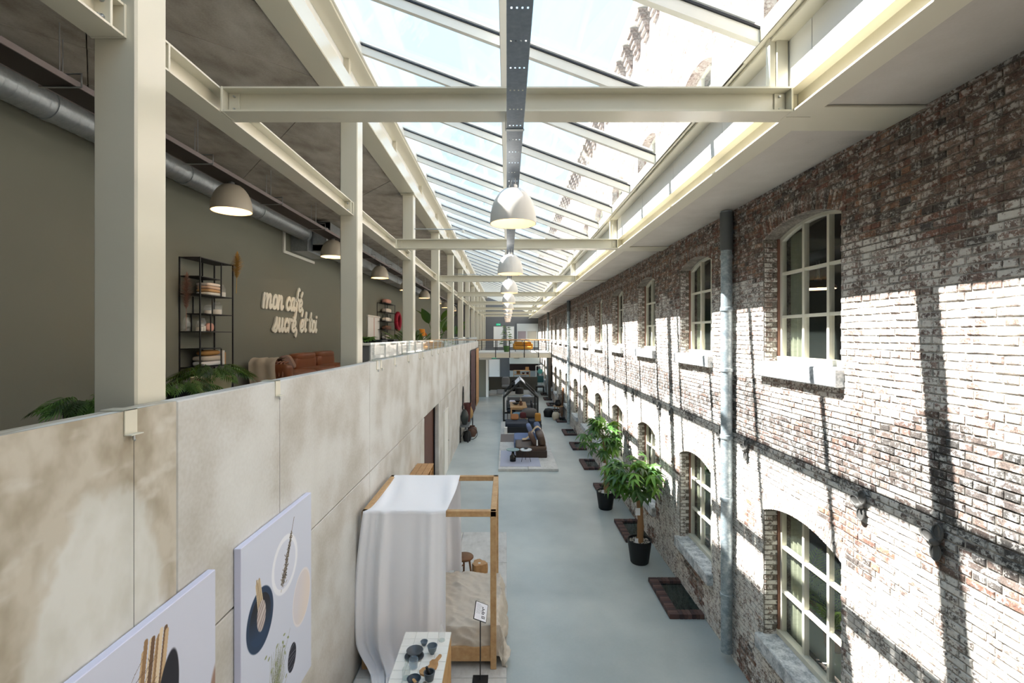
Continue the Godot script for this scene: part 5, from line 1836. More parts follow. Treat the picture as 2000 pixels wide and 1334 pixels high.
func tiled_table() -> void:
	var top := 0.9
	var t := thing("tiled_table", "counter table with a white square-tiled top in front of the bed", "table", Transform3D())
	obj("side_panel", mb().span(P(-0.745, 0.045, 6.2), P(-0.715, top - 0.02, 5.0), 0.004), M.wood_pale, t)
	obj("side_panel", mb().span(P(-1.31, 0.045, 6.2), P(-1.28, top - 0.02, 5.0), 0.004), M.wood_pale, t)
	obj("back_panel", mb().span(P(-1.28, 0.045, 6.2), P(-0.745, top - 0.02, 6.17), 0.004), M.wood_pale, t)
	obj("bed_board", mb().span(P(-1.31, top - 0.02, 6.23), P(-0.715, top - 0.006, 4.95), 0.002), mat("grout", rgb(206, 204, 198), 0.9), t)
	var tm := mat("tile_white", rgb(236, 235, 230), 0.25)
	for a in 4:
		for b in 9:
			var x1 := -0.718 - 0.1475 * a
			var d1 := 6.227 - 0.1425 * b
			obj("tile", mb().span(P(x1 - 0.144, top - 0.006, d1), P(x1, top + rng.randf_range(-0.0006, 0.0006), d1 - 0.139), 0.003), tm, t)
	var blue := mat("glaze_blue", rgb(104, 118, 130), 0.3)
	var dark := mat("glaze_dark", rgb(72, 78, 84), 0.35)
	var cup := func(r: float, h: float, foot: float) -> MB:
		return mb().lathe([[0.0, 0.0], [foot, 0.0], [foot, 0.008], [r * 0.75, h * 0.4], [r, h], [r - 0.006, h], [r * 0.7, h * 0.42], [0.0, h * 0.16]], 28)
	one("small_bowl", "small blue-grey bowl at the back of the tiled table", "bowl", cup.call(0.046, 0.05, 0.022), blue, T(-1.02, top, 5.96), "crockery on the tiled table")
	one("footed_cup", "fluted blue-grey footed bowl right of the small bowl", "bowl", cup.call(0.062, 0.1, 0.026), blue, T(-0.895, top, 5.8), "crockery on the tiled table")
	one("dark_plate", "dark round plate under the nested bowl on the tiled table", "plate", mb().lathe([[0.0, 0.0], [0.07, 0.0], [0.115, 0.014], [0.112, 0.018], [0.07, 0.006], [0.0, 0.006]], 32), dark, T(-1.1, top, 5.74), "crockery on the tiled table")
	one("nested_bowl", "wide dark bowl resting on the dark plate", "bowl", cup.call(0.1, 0.055, 0.04), dark, T(-1.1, top + 0.008, 5.77), "crockery on the tiled table")
	one("front_bowl", "dark blue bowl with a spoon near the bottom edge", "bowl", cup.call(0.078, 0.06, 0.03), mat("glaze_navy", rgb(44, 60, 76), 0.3), T(-1.02, top, 5.3), "crockery on the tiled table")
	one("wooden_scoop", "small pale wooden scoop inside the dark blue bowl", "scoop", mb().pillow(Vector3.ZERO, Vector3(0.035, 0.014, 0.09), 0.7), M.wood_pale, T(-1.01, top + 0.036, 5.29, 0.6))
	one("small_cup", "small stone-grey cup beside the mortar", "cup", mb().lathe([[0.0, 0.0], [0.035, 0.0], [0.036, 0.05], [0.024, 0.06], [0.027, 0.068], [0.02, 0.066], [0.02, 0.03], [0.0, 0.02]], 20), mat("stone_grey", rgb(130, 128, 122), 0.6), T(-0.885, top, 5.22), "crockery on the tiled table")
	one("glass_tumbler", "clear glass tumbler with a blue base behind the clear bottle", "glass", mb().lathe([[0.0, 0.0], [0.05, 0.0], [0.055, 0.1], [0.05, 0.1], [0.045, 0.01], [0.0, 0.008]], 24), glass("blue_glass", rgb(150, 176, 196), 0.22), T(-1.075, top, 5.56))
	var bt := func(label: String, x: float, d: float, r: float, h: float, m: Material) -> void:
		var b := thing("glass_bottle", label, "bottle", T(x, top, d), "glass bottles on the tiled table")
		var bo := obj("body", mb().lathe([[0.0, 0.0], [r, 0.0], [r, h * 0.55], [r * 0.45, h * 0.72], [r * 0.32, h * 0.92], [r * 0.42, h * 0.94], [r * 0.42, h]], 24), m, b)
		obj("base_disc", mb().lathe([[0.0, 0.002], [r * 0.92, 0.002], [r * 0.92, 0.012], [0.0, 0.012]], 24), M.green_glass, bo)
	bt.call("clear glass carafe at the far corner of the tiled table", -0.815, 6.05, 0.042, 0.2, M.clear_glass)
	bt.call("square-shouldered clear bottle at the near side of the tiled table", -1.12, 5.38, 0.045, 0.2, M.green_glass)
	# irregular olive-wood board
	var pts := PackedVector2Array()
	for q in [[0.0, 0.0], [0.05, -0.02], [0.1, 0.0], [0.14, 0.06], [0.17, 0.1], [0.18, 0.17], [0.165, 0.22], [0.195, 0.3], [0.2, 0.32], [0.18, 0.335], [0.165, 0.325], [0.13, 0.24], [0.1, 0.24], [0.075, 0.2], [0.08, 0.15], [0.06, 0.12], [0.01, 0.1], [-0.02, 0.05]]:
		pts.append(Vector2(q[0], q[1]))
	one("cutting_board", "irregular olive wood serving board with a handle", "board", mb().at(PLAN).prism(pts, 0.0, 0.02), M.wood_warm, Transform3D(Basis(), P(-0.975, top, 5.43)))
	var mo := thing("mortar", "dark stone mortar with pestle on the tiled table", "mortar", T(-0.86, top, 5.36))
	obj("bowl", mb().lathe([[0.0, 0.0], [0.045, 0.0], [0.05, 0.02], [0.064, 0.09], [0.052, 0.09], [0.04, 0.03], [0.0, 0.02]], 24), dark, mo)
	obj("pestle", mb().tube([Vector3(0.01, 0.03, 0), Vector3(-0.03, 0.15, 0.01)], [0.02, 0.014], 10), M.black_metal, mo)

# ------------------------------------------------------------------ along the brick wall
func wall_side() -> void:
	# brick kerbs round the light pits
	var kb := [mat("kerb_a", rgb(88, 66, 62), 0.85), mat("kerb_b", rgb(72, 56, 56), 0.85), mat("kerb_c", rgb(104, 80, 74), 0.85)]
	for k in range(1, 12):
		var d: float = WIN[k] + 0.15
		var t := thing("light_pit", "brick-edged floor pit with dark glass at the wall foot, %s from the camera" % ORD[k - 1], "light pit", T(3.0, 0, d), "light pits along the brick wall")
		obj("glass_pane", mb().span(Vector3(-0.12, 0.035, -0.45), Vector3(0.29, 0.045, 0.45)), M.pit_glass, t)
		obj("pit_bottom", mb().span(Vector3(-0.12, 0.002, -0.45), Vector3(0.29, 0.01, 0.45)), M.black_pot, t)
		obj("glass_frame", mb().span(Vector3(-0.13, 0.03, -0.46), Vector3(-0.115, 0.06, 0.46)), M.black_metal, t)
		if k < 6:
			var n := 0
			for q in 18:
				obj("brick", mb().span(Vector3(-0.29, 0, -0.62 + 0.069 * q), Vector3(-0.13, 0.08 + rng.randf() * 0.005, -0.557 + 0.069 * q), 0.004), kb[(q * 7 + k) % 3], t)
			for s in [-1.0, 1.0]:
				for q in 6:
					var z0: float = 0.47 if s > 0 else -0.62
					obj("brick", mb().span(Vector3(-0.125 + 0.069 * q, 0, z0), Vector3(-0.062 + 0.069 * q, 0.08 + rng.randf() * 0.005, z0 + 0.15), 0.004), kb[(q * 5 + k) % 3], t)
		else:
			obj("kerb", mb().span(Vector3(-0.29, 0, -0.62), Vector3(-0.13, 0.083, 0.62), 0.006), kb[0], t)
			for s in [-1.0, 1.0]:
				obj("kerb", mb().span(Vector3(-0.13, 0, 0.47 if s > 0 else -0.62), Vector3(0.29, 0.083, 0.62 if s > 0 else -0.47), 0.006), kb[1], t)
	# wrought wall anchors in pairs on every pier
	var iron := mat("iron_grey", rgb(92, 92, 90), 0.6, 0.3)
	var an := 0
	for k in range(-1, 10):
		var c: float = 4.06 if k < 0 else (WIN[k] + WIN[k + 1]) / 2
		for s in [-0.39, 0.39]:
			var t := thing("wall_anchor", "dark iron leaf-shaped wall anchor on the brick, %s from the camera" % ORD[mini(an, 19)], "wall anchor", T(3.275, 3.15, c + s), "iron anchors on the brick wall")
			obj("knob", mb().pillow(Vector3(-0.03, 0, 0), Vector3(0.07, 0.05, 0.05), 0.8, 10, 8), iron, t)
			for q in 3:
				var a: float = [1.45, -0.3, -1.7][q]
				var leaf := mb().at(Transform3D(Basis(Vector3.RIGHT, -a), Vector3.ZERO))
				var ring := []
				for w in 13:
					var b := TAU * w / 12.0
					ring.append(Vector3(-0.014, 0.042 * sin(b), -0.08 - 0.062 * cos(b)))
				leaf.tube(ring, 0.009, 6, false)
				for w in 12:
					leaf.tri(Vector3(-0.01, 0, -0.08), ring[w], ring[w + 1])
				obj("leaf", leaf, iron, t)
			an += 1
			if an >= 20:
				break
		if an >= 20:
			break
	# what shows through the nearest windows
	pendant("room_pendant", "copper pendant lit inside the nearest upper window", "", T(4.7, 5.42, 7.3), 0.24, 0.13, 0.3, mat("copper", rgb(150, 84, 44), 0.3, 0.7), 0.35)
	var pb := thing("window_bench", "long white bench table behind the nearest lower window", "table", T(4.35, 0, 6.7))
	obj("tabletop", mb().span(Vector3(-0.4, 0.55, -1.5), Vector3(0.4, 0.6, 1.5), 0.005), M.panel_white, pb)
	for z in [-1.3, 1.3]:
		obj("leg", mb().span(Vector3(-0.35, 0, z - 0.03), Vector3(0.35, 0.55, z + 0.03), 0.004), M.panel_white, pb)
	var ferns := []
	ferns.append(plant("window_fern", "bright fern behind the nearest lower window, nearer one", T(4.3, 0.6, 6.35), "palm", 0.85, 41, mat("pot_terracotta", rgb(196, 120, 64), 0.7), 0.13, 0.2))
	ferns.append(plant("window_fern", "bright fern behind the nearest lower window, farther one", T(4.4, 0.6, 7.1), "palm", 0.95, 42, mat("pot_terracotta", rgb(196, 120, 64), 0.7), 0.13, 0.2))
	var fb := leaf_mat("fern_bright", rgb(164, 200, 78))
	for f in ferns:
		for c in f.get_children():
			if String(c.name).begins_with("frond"):
				c.material_override = fb

# ------------------------------------------------------------------ the showroom down the hall
func lounge_base(t: Node3D, x0: float, x1: float, d0: float, d1: float, y0: float, h: float, m: Material, cm: Material) -> void:
	obj("base", mb().span(P(x0, y0, d0), P(x1, y0 + h * 0.68, d1), 0.02), m, t)
	obj("seat_cushion", mb().pillow(P((x0 + x1) / 2, y0 + h * 0.82, (d0 + d1) / 2), Vector3(x1 - x0, h * 0.42, d1 - d0), 0.2, 32, 10), cm, t)
	for k in 9:
		obj("tuft", mb().pillow(P(x0 + (x1 - x0) * (0.2 + 0.3 * (k % 3)), y0 + h * 1.0, d0 + (d1 - d0) * (0.2 + 0.3 * int(k / 3))), Vector3(0.05, 0.03, 0.05), 0.9, 8, 6), cm, t)

func chair(label: String, at: Transform3D, m: Material, arms: bool, group: String) -> void:
	var t := thing("dining_chair", label, "chair", at, group)
	obj("seat", mb().pillow(Vector3(0, 0.45, 0), Vector3(0.5, 0.09, 0.48), 0.35), m, t)
	obj("backrest", mb().pillow(Vector3(0, 0.7, -0.23), Vector3(0.48, 0.42, 0.07), 0.4), m, t)
	for x in [-0.2, 0.2]:
		for z in [-0.19, 0.19]:
			obj("leg", mb().tube([Vector3(x * 1.08, 0, z * 1.1), Vector3(x, 0.43, z)], 0.013, 6), M.black_metal, t)
	if arms:
		for x in [-0.25, 0.25]:
			obj("armrest", mb().tube([Vector3(x, 0.44, 0.2), Vector3(x, 0.64, 0.18), Vector3(x, 0.66, -0.2)], 0.014, 6), M.black_metal, t)

func showroom() -> void:
	# long platform of pale slabs
	var pf := thing("slab_platform", "long low platform of pale concrete-look slabs in mid hall", "platform")
	var d := 16.75
	for k in 11:
		for c in 2:
			obj("slab", mb().span(P(-0.3 + 1.05 * c, 0, d + 0.01), P(0.74 + 1.05 * c, 0.09, d + 1.44), 0.008), M.deck_slab, pf)
		d += 1.45
	var g := 0.09
	one("rug", "thin lavender-grey rug at the front of the slab platform", "rug", mb().span(P(-0.24, g, 17.05), P(1.2, g + 0.012, 19.4), 0.003), mat("rug_lavender", rgb(176, 178, 194), 0.95), Transform3D(), "rugs on the platform")
	one("rug", "brown-grey striped rug between the two sofas", "rug", mb().span(P(-0.28, g, 21.0), P(1.3, g + 0.012, 22.6), 0.003), mat("rug_brown", rgb(112, 104, 102), 0.95), Transform3D(), "rugs on the platform")
	# round tables
	var t := thing("side_table", "round teal-topped side table on a black bottle-shaped foot", "table", T(0.22, g + 0.012, 17.75))
	obj("tabletop", mb().lathe([[0.0, 0.41], [0.235, 0.41], [0.245, 0.42], [0.24, 0.435], [0.0, 0.435]], 32), mat("teal_top", rgb(110, 138, 140), 0.3), t)
	obj("foot", mb().lathe([[0.0, 0.0], [0.11, 0.0], [0.115, 0.02], [0.112, 0.19], [0.06, 0.24], [0.045, 0.3], [0.05, 0.41]], 24), mat("bottle_black", rgb(24, 22, 20), 0.15), t)
	t = thing("side_table", "round white marble side table on thin splayed legs", "table", T(0.7, g + 0.012, 17.75))
	obj("tabletop", mb().lathe([[0.0, 0.4], [0.2, 0.4], [0.215, 0.41], [0.215, 0.44], [0.2, 0.445], [0.0, 0.445]], 32), mat("marble", rgb(212, 216, 218), 0.3), t)
	for k in 3:
		var a := TAU * k / 3.0 + 0.5
		obj("leg", mb().tube([Vector3(cos(a) * 0.2, 0, sin(a) * 0.2), Vector3(cos(a) * 0.09, 0.4, sin(a) * 0.09)], 0.009, 6), M.black_metal, t)
	one("fruit_dish", "small dark dish on the white marble side table", "dish", mb().lathe([[0.0, 0.0], [0.04, 0.0], [0.09, 0.04], [0.085, 0.04], [0.0, 0.012]], 16), M.black_pot, T(0.7, g + 0.457, 17.75))
	# brown and blue lounge sofa
	var brown := mat("leather_brown", rgb(62, 47, 36), 0.5)
	var brown2 := mat("leather_brown_top", rgb(82, 62, 48), 0.55)
	var blue := mat("fabric_blue", rgb(112, 126, 160), 0.9)
	t = thing("lounge_sofa", "low brown leather lounge sofa module facing the rug", "sofa", Transform3D(), "low lounge sofas on the platform")
	lounge_base(t, 0.34, 1.52, 18.25, 19.6, g, 0.4, brown, brown2)
	obj("backrest", mb().at(Transform3D(Basis(Vector3(0, 0, 1), 0.25), P(1.32, g + 0.62, 18.9))).pillow(Vector3.ZERO, Vector3(0.3, 0.5, 1.1), 0.5), brown2, t)
	obj("price_tag", mb().span(P(1.12, g + 0.46, 18.28), P(1.17, g + 0.68, 18.285)), M.panel_white, t)
	t = thing("lounge_sofa", "blue tufted lounge sofa module behind the brown leather one", "sofa", Transform3D(), "low lounge sofas on the platform")
	lounge_base(t, 0.3, 1.5, 19.65, 21.0, g, 0.4, blue, blue)
	obj("backrest", mb().at(Transform3D(Basis(Vector3(0, 0, 1), 0.2), P(1.3, g + 0.66, 20.4))).pillow(Vector3.ZERO, Vector3(0.28, 0.55, 1.1), 0.5), mat("blue_deep", rgb(78, 92, 122), 0.9), t)
	one("lounge_pillow", "big brown leather pillow on the brown lounge sofa", "cushion", mb().pillow(Vector3.ZERO, Vector3(0.2, 0.56, 0.6), 0.5), mat("pillow_brown", rgb(96, 74, 62), 0.6), Transform3D(Basis(Vector3(0, 0, 1), 0.45), P(1.0, g + 0.62, 18.75)), "pillows on the lounge sofas")
	one("lounge_pillow", "steel-blue pillow standing on the blue lounge sofa", "cushion", mb().pillow(Vector3.ZERO, Vector3(0.2, 0.6, 0.6), 0.5), blue, Transform3D(Basis(Vector3(0, 0, 1), 0.4), P(0.98, g + 0.66, 20.2)), "pillows on the lounge sofas")
	var th := mb()
	th.grid(12, 16, func(u: float, v: float) -> Vector3:
		return P(0.62 + v * 0.75, g + 0.46 + 0.5 * smoothstep(0.15, 0.8, v) - 0.1 * smoothstep(0.85, 1.0, v) + 0.02 * sin(u * 12), 19.25 + u * 0.42 + 0.03 * sin(v * 8)))
	one("lounge_throw", "sand throw draped over the brown leather sofa", "blanket", th, mat("throw_sand", rgb(198, 172, 138), 0.95), Transform3D())
	# black sofa group
	var navy := mat("navy_fabric", rgb(40, 46, 58), 0.8)
	var black := mat("black_leather", rgb(26, 27, 29), 0.5)
	t = thing("lounge_sofa", "black and navy low sofa module with a tan cushion", "sofa", Transform3D(), "low lounge sofas on the platform")
	lounge_base(t, -0.08, 1.04, 22.9, 24.2, g, 0.44, black, navy)
	t = thing("lounge_sofa", "dark green low sofa module beside the navy one", "sofa", Transform3D(), "low lounge sofas on the platform")
	lounge_base(t, 1.08, 1.7, 23.6, 25.2, g, 0.44, mat("dark_green_leather", rgb(34, 40, 38), 0.5), navy)
	one("tan_cushion", "tan leather cushion on the navy sofa", "cushion", mb().pillow(Vector3.ZERO, Vector3(0.4, 0.3, 0.14), 0.45), mat("tan_leather", rgb(164, 108, 62), 0.6), Transform3D(Basis(Vector3.RIGHT, -0.4), P(0.38, g + 0.62, 23.8)))
	one("mustard_cushion", "mustard cushion at the end of the dark green sofa", "cushion", mb().pillow(Vector3.ZERO, Vector3(0.3, 0.42, 0.3), 0.4), mat("mustard", rgb(176, 124, 50), 0.85), T(1.52, g + 0.6, 23.75))
	one("grey_bag", "large grey-brown bean bag in front of the black house frame", "bean bag", mb().pillow(Vector3(0, 0.3, 0), Vector3(0.8, 0.5, 0.8), 0.7), mat("bag_grey", rgb(92, 86, 82), 0.9), T(1.15, g + 0.36, 24.7))
	one("teal_pillow", "teal pillow lying left of the grey bean bag", "cushion", mb().pillow(Vector3.ZERO, Vector3(0.5, 0.2, 0.5), 0.5), mat("pillow_teal", rgb(92, 124, 140), 0.9), T(0.55, g + 0.52, 25.1))
	one("maroon_pillow", "maroon pillow tucked under the grey bean bag", "cushion", mb().pillow(Vector3.ZERO, Vector3(0.34, 0.3, 0.2), 0.5), mat("pillow_maroon", rgb(96, 46, 48), 0.9), T(0.82, g + 0.6, 24.4))
	one("white_box", "small white box beside the navy sofa", "box", mb().span(Vector3(-0.07, 0, -0.06), Vector3(0.07, 0.32, 0.06), 0.005), M.panel_white, T(-0.05, g, 22.7))
	# house-shaped frame
	t = thing("house_frame", "black gabled house-shaped frame standing on the platform", "frame", Transform3D())
	var fx := [-0.17, 1.66]
	for dd in [26.05, 28.6]:
		for x in fx:
			obj("post", mb().span(P(x - 0.045, g, dd - 0.045), P(x + 0.045, 1.4, dd + 0.045), 0.005), M.frame_black, t)
		obj("sill_beam", mb().span(P(fx[0], g, dd - 0.045), P(fx[1], g + 0.09, dd + 0.045), 0.005), M.frame_black, t)
		for x in fx:
			obj("rafter", mb().tube([P(x, 1.38, dd), P(0.745, 2.26, dd)], 0.06, 4), M.frame_black, t)
	for x in fx:
		obj("eaves_beam", mb().span(P(x - 0.045, 1.34, 26.05), P(x + 0.045, 1.43, 28.6), 0.005), M.frame_black, t)
		obj("ground_beam", mb().span(P(x - 0.045, g, 26.05), P(x + 0.045, g + 0.09, 28.6), 0.005), M.frame_black, t)
	obj("ridge_beam", mb().span(P(0.7, 2.2, 26.05), P(0.79, 2.29, 28.6), 0.005), M.frame_black, t)
	var rc := mb()
	rc.grid(16, 12, func(u: float, v: float) -> Vector3:
		var s := (u - 0.5) * 0.7
		return P(0.745 + s * 0.8, 2.31 - absf(s) * 0.8 + 0.01 * sin(v * 20), lerpf(26.2, 28.5, v)))
	one("ridge_cloth", "white cloth laid over the ridge of the black house frame", "cloth", rc, M.white_fabric, Transform3D())
	var pl := thing("drum_pendant", "black drum pendant hanging inside the house frame", "lamp", T(0.72, 1.35, 27.9))
	obj("shade", mb().lathe([[0.24, 0.0], [0.24, 0.34], [0.0, 0.34]], 24), M.black_metal, pl)
	obj("cord", mb().tube([Vector3(0, 0.34, 0), Vector3(0, 0.86, 0)], 0.008, 6), M.black_metal, pl)
	# dining table and chairs
	t = thing("dining_table", "oak dining table inside the house frame", "table", T(0.64, g, 27.3))
	obj("tabletop", mb().span(Vector3(-0.46, 0.68, -1.1), Vector3(0.46, 0.73, 1.1), 0.008), M.oak, t)
	obj("apron", mb().span(Vector3(-0.4, 0.58, -1.0), Vector3(0.4, 0.68, 1.0), 0.004), M.oak, t)
	for x in [-0.4, 0.4]:
		for z in [-1.0, 1.0]:
			obj("leg", mb().span(Vector3(x - 0.04, 0, z - 0.04), Vector3(x + 0.04, 0.68, z + 0.04), 0.005), M.oak, t)
	var gt := g + 0.73
	one("serving_bowl", "wide blue-black bowl on the oak dining table", "bowl", mb().lathe([[0.0, 0.0], [0.08, 0.0], [0.22, 0.1], [0.21, 0.1], [0.0, 0.03]], 20), M.black_pot, T(0.5, gt, 27.2), "bowls on the dining table")
	one("serving_bowl", "smaller dark bowl at the back of the dining table", "bowl", mb().lathe([[0.0, 0.0], [0.07, 0.0], [0.17, 0.14], [0.16, 0.14], [0.0, 0.03]], 20), M.black_pot, T(0.62, gt, 28.0), "bowls on the dining table")
	one("brown_jug", "brown jug near the middle of the dining table", "jug", mb().lathe([[0.0, 0.0], [0.08, 0.0], [0.1, 0.1], [0.06, 0.2], [0.07, 0.24]], 16), mat("jug_brown", rgb(96, 64, 46), 0.5), T(0.78, gt, 26.9))
	one("branch_vase", "slim vase with pale twigs on the dining table", "vase", mb().lathe([[0.0, 0.0], [0.05, 0.0], [0.06, 0.15], [0.02, 0.25]], 14).tube([Vector3(0, 0.2, 0), Vector3(0.05, 0.55, 0)], 0.006, 5).tube([Vector3(0, 0.2, 0), Vector3(-0.06, 0.5, 0.02)], 0.006, 5), mat("vase_bone", rgb(206, 198, 182), 0.7), T(0.8, gt, 28.1))
	chair("navy dining chair at the left of the oak table", T(0.24, g, 26.75, PI / 2), navy, true, "chairs at the oak table")
	chair("black dining chair at the left of the oak table, farther one", T(0.24, g, 27.8, PI / 2), black, false, "chairs at the oak table")
	chair("navy armchair at the right of the oak table, farther one", T(1.16, g, 27.8, -PI / 2), navy, true, "chairs at the oak table")
	chair("black and white dining chair at the right of the oak table, nearer one", T(1.16, g, 26.75, -PI / 2), black, true, "chairs at the oak table")
	t = thing("grey_bench", "grey upholstered bench with high back behind the dining table", "bench", T(0.98, g, 29.6))
	obj("seat", mb().span(Vector3(-0.9, 0, -0.4), Vector3(0.9, 0.44, 0.3), 0.04), mat("bench_grey", rgb(106, 106, 104), 0.9), t)
	obj("backrest", mb().span(Vector3(-0.95, 0, -0.55), Vector3(0.95, 0.8, -0.4), 0.03), M.bench_grey, t)
	one("folded_throw", "stack of pale lavender throws on the bench end", "blanket", mb().span(Vector3(-0.3, 0, -0.3), Vector3(0.3, 0.2, 0.3), 0.04), mat("throw_lavender", rgb(188, 188, 204), 0.95), T(0.45, g + 0.44, 29.5))
	t = thing("cube_shelf", "white ladder shelf at the left edge of the platform", "shelf", T(-0.12, g, 29.4))
	for k in 5:
		obj("shelf", mb().span(Vector3(-0.14, 0.15 + 0.2 * k, -0.35), Vector3(0.14, 0.17 + 0.2 * k, 0.35), 0.003), M.panel_white, t)
	for z in [-0.34, 0.34]:
		obj("side", mb().span(Vector3(-0.14, 0, z - 0.012), Vector3(0.14, 1.0, z + 0.012), 0.003), M.panel_white, t)
	one("dark_pouf", "round black pouf behind the grey bench", "pouf", mb().pillow(Vector3(0, 0.22, 0), Vector3(0.6, 0.44, 0.6), 0.5), black, T(0.6, g, 31.6))
	one("print_cushion", "blue and white patterned cushion heap behind the bench", "cushion", mb().pillow(Vector3(0, 0.4, 0), Vector3(0.7, 0.8, 0.6), 0.7), mat("print_blue", rgb(150, 158, 172), 0.9), T(1.3, g, 31.2))
	# small side table group at the brick wall
	t = thing("pedestal_table", "round wooden table with dark wares by the brick wall beyond the second pipe", "table", T(2.95, 0, 27.6))
	obj("tabletop", mb().lathe([[0.0, 0.66], [0.3, 0.66], [0.32, 0.68], [0.3, 0.7], [0.0, 0.7]], 24), M.wood_warm, t)
	for k in 4:
		var a := TAU * k / 4.0 + 0.4
		obj("leg", mb().tube([Vector3(cos(a) * 0.25, 0, sin(a) * 0.25), Vector3(cos(a) * 0.22, 0.66, sin(a) * 0.22)], 0.018, 6), M.wood_dark, t)
	vase("dark_pot", "squat dark pot on the round wooden wall table", T(2.9, 0.7, 27.5), [[0.0, 0.0], [0.12, 0.0], [0.2, 0.14], [0.12, 0.3], [0.14, 0.34]], M.black_pot)
	vase("grey_urn", "tall grey urn on the round wooden wall table", T(3.05, 0.7, 27.85), [[0.0, 0.0], [0.08, 0.0], [0.14, 0.3], [0.06, 0.55], [0.1, 0.62]], mat("urn_grey", rgb(120, 116, 112), 0.7))
	vase("cream_jar", "cream round jar on the floor by the wall table", T(2.72, 0.0, 26.95), [[0.0, 0.0], [0.14, 0.0], [0.22, 0.22], [0.16, 0.42], [0.1, 0.46]], mat("jar_cream", rgb(206, 194, 172), 0.8))
	one("black_basket", "black lidded basket on the floor by the wall table", "basket", mb().lathe([[0.0, 0.0], [0.26, 0.0], [0.3, 0.3], [0.2, 0.46], [0.0, 0.5]], 20), M.black_pot, T(2.42, 0, 28.1))
	one("leaning_mirror", "tall dark-framed mirror leaning on the brick wall behind the wall table", "mirror", mb().span(Vector3(0.0, 0, -0.3), Vector3(0.04, 1.7, 0.3), 0.006), M.wood_dark, Transform3D(Basis(Vector3(0, 0, 1), -0.06), P(3.14, 0.0, 28.1)))

# ------------------------------------------------------------------ the far end
func door_leaf(num: int, x0: float, x1: float, y0: float, y1: float) -> void:
	var t := struct("door_%d" % num)
	obj("frame", mb().span(P(x0 - 0.06, y0, 51), P(x0, y1 + 0.06, 50.93), 0.004).span(P(x1, y0, 51), P(x1 + 0.06, y1 + 0.06, 50.93), 0.004).span(P(x0, y1, 51), P(x1, y1 + 0.06, 50.93), 0.004), M.alu_white, t)
	obj("leaf", mb().span(P(x0, y0 + 0.01, 51), P(x1, y1, 50.95), 0.004), M.panel_white, t)
	obj("handle", mb().span(P(x1 - 0.14, y0 + 1.0, 50.95), P(x1 - 0.06, y0 + 1.03, 50.88), 0.003), M.bolt_zinc, t)

func exit_sign(label: String, x: float, y: float) -> void:
	var t := thing("exit_sign", label, "exit sign", T(x, y, 50.97), "green exit signs")
	var gm := mat("exit_green", rgb(30, 150, 110), 0.5)
	gm.emission_enabled = true
	gm.emission = rgb(24, 150, 110)
	gm.emission_energy_multiplier = 0.7
	obj("panel", mb().span(Vector3(-0.22, -0.1, -0.03), Vector3(0.22, 0.1, 0.03), 0.005), gm, t)
	var wm: Material = M.panel_white
	obj("running_figure", mb().pillow(Vector3(-0.02, 0.06, 0.034), Vector3(0.035, 0.035, 0.004), 0.9, 8, 6).tube([Vector3(-0.03, 0.03, 0.034), Vector3(-0.04, -0.02, 0.034), Vector3(0.0, -0.07, 0.034)], 0.012, 5).tube([Vector3(-0.04, -0.02, 0.034), Vector3(-0.08, -0.06, 0.034)], 0.01, 5), wm, t)
	obj("arrow", mb().span(Vector3(0.05, -0.012, 0.03), Vector3(0.15, 0.012, 0.036)).tri_arrow(0.15, 0.036), wm, t)

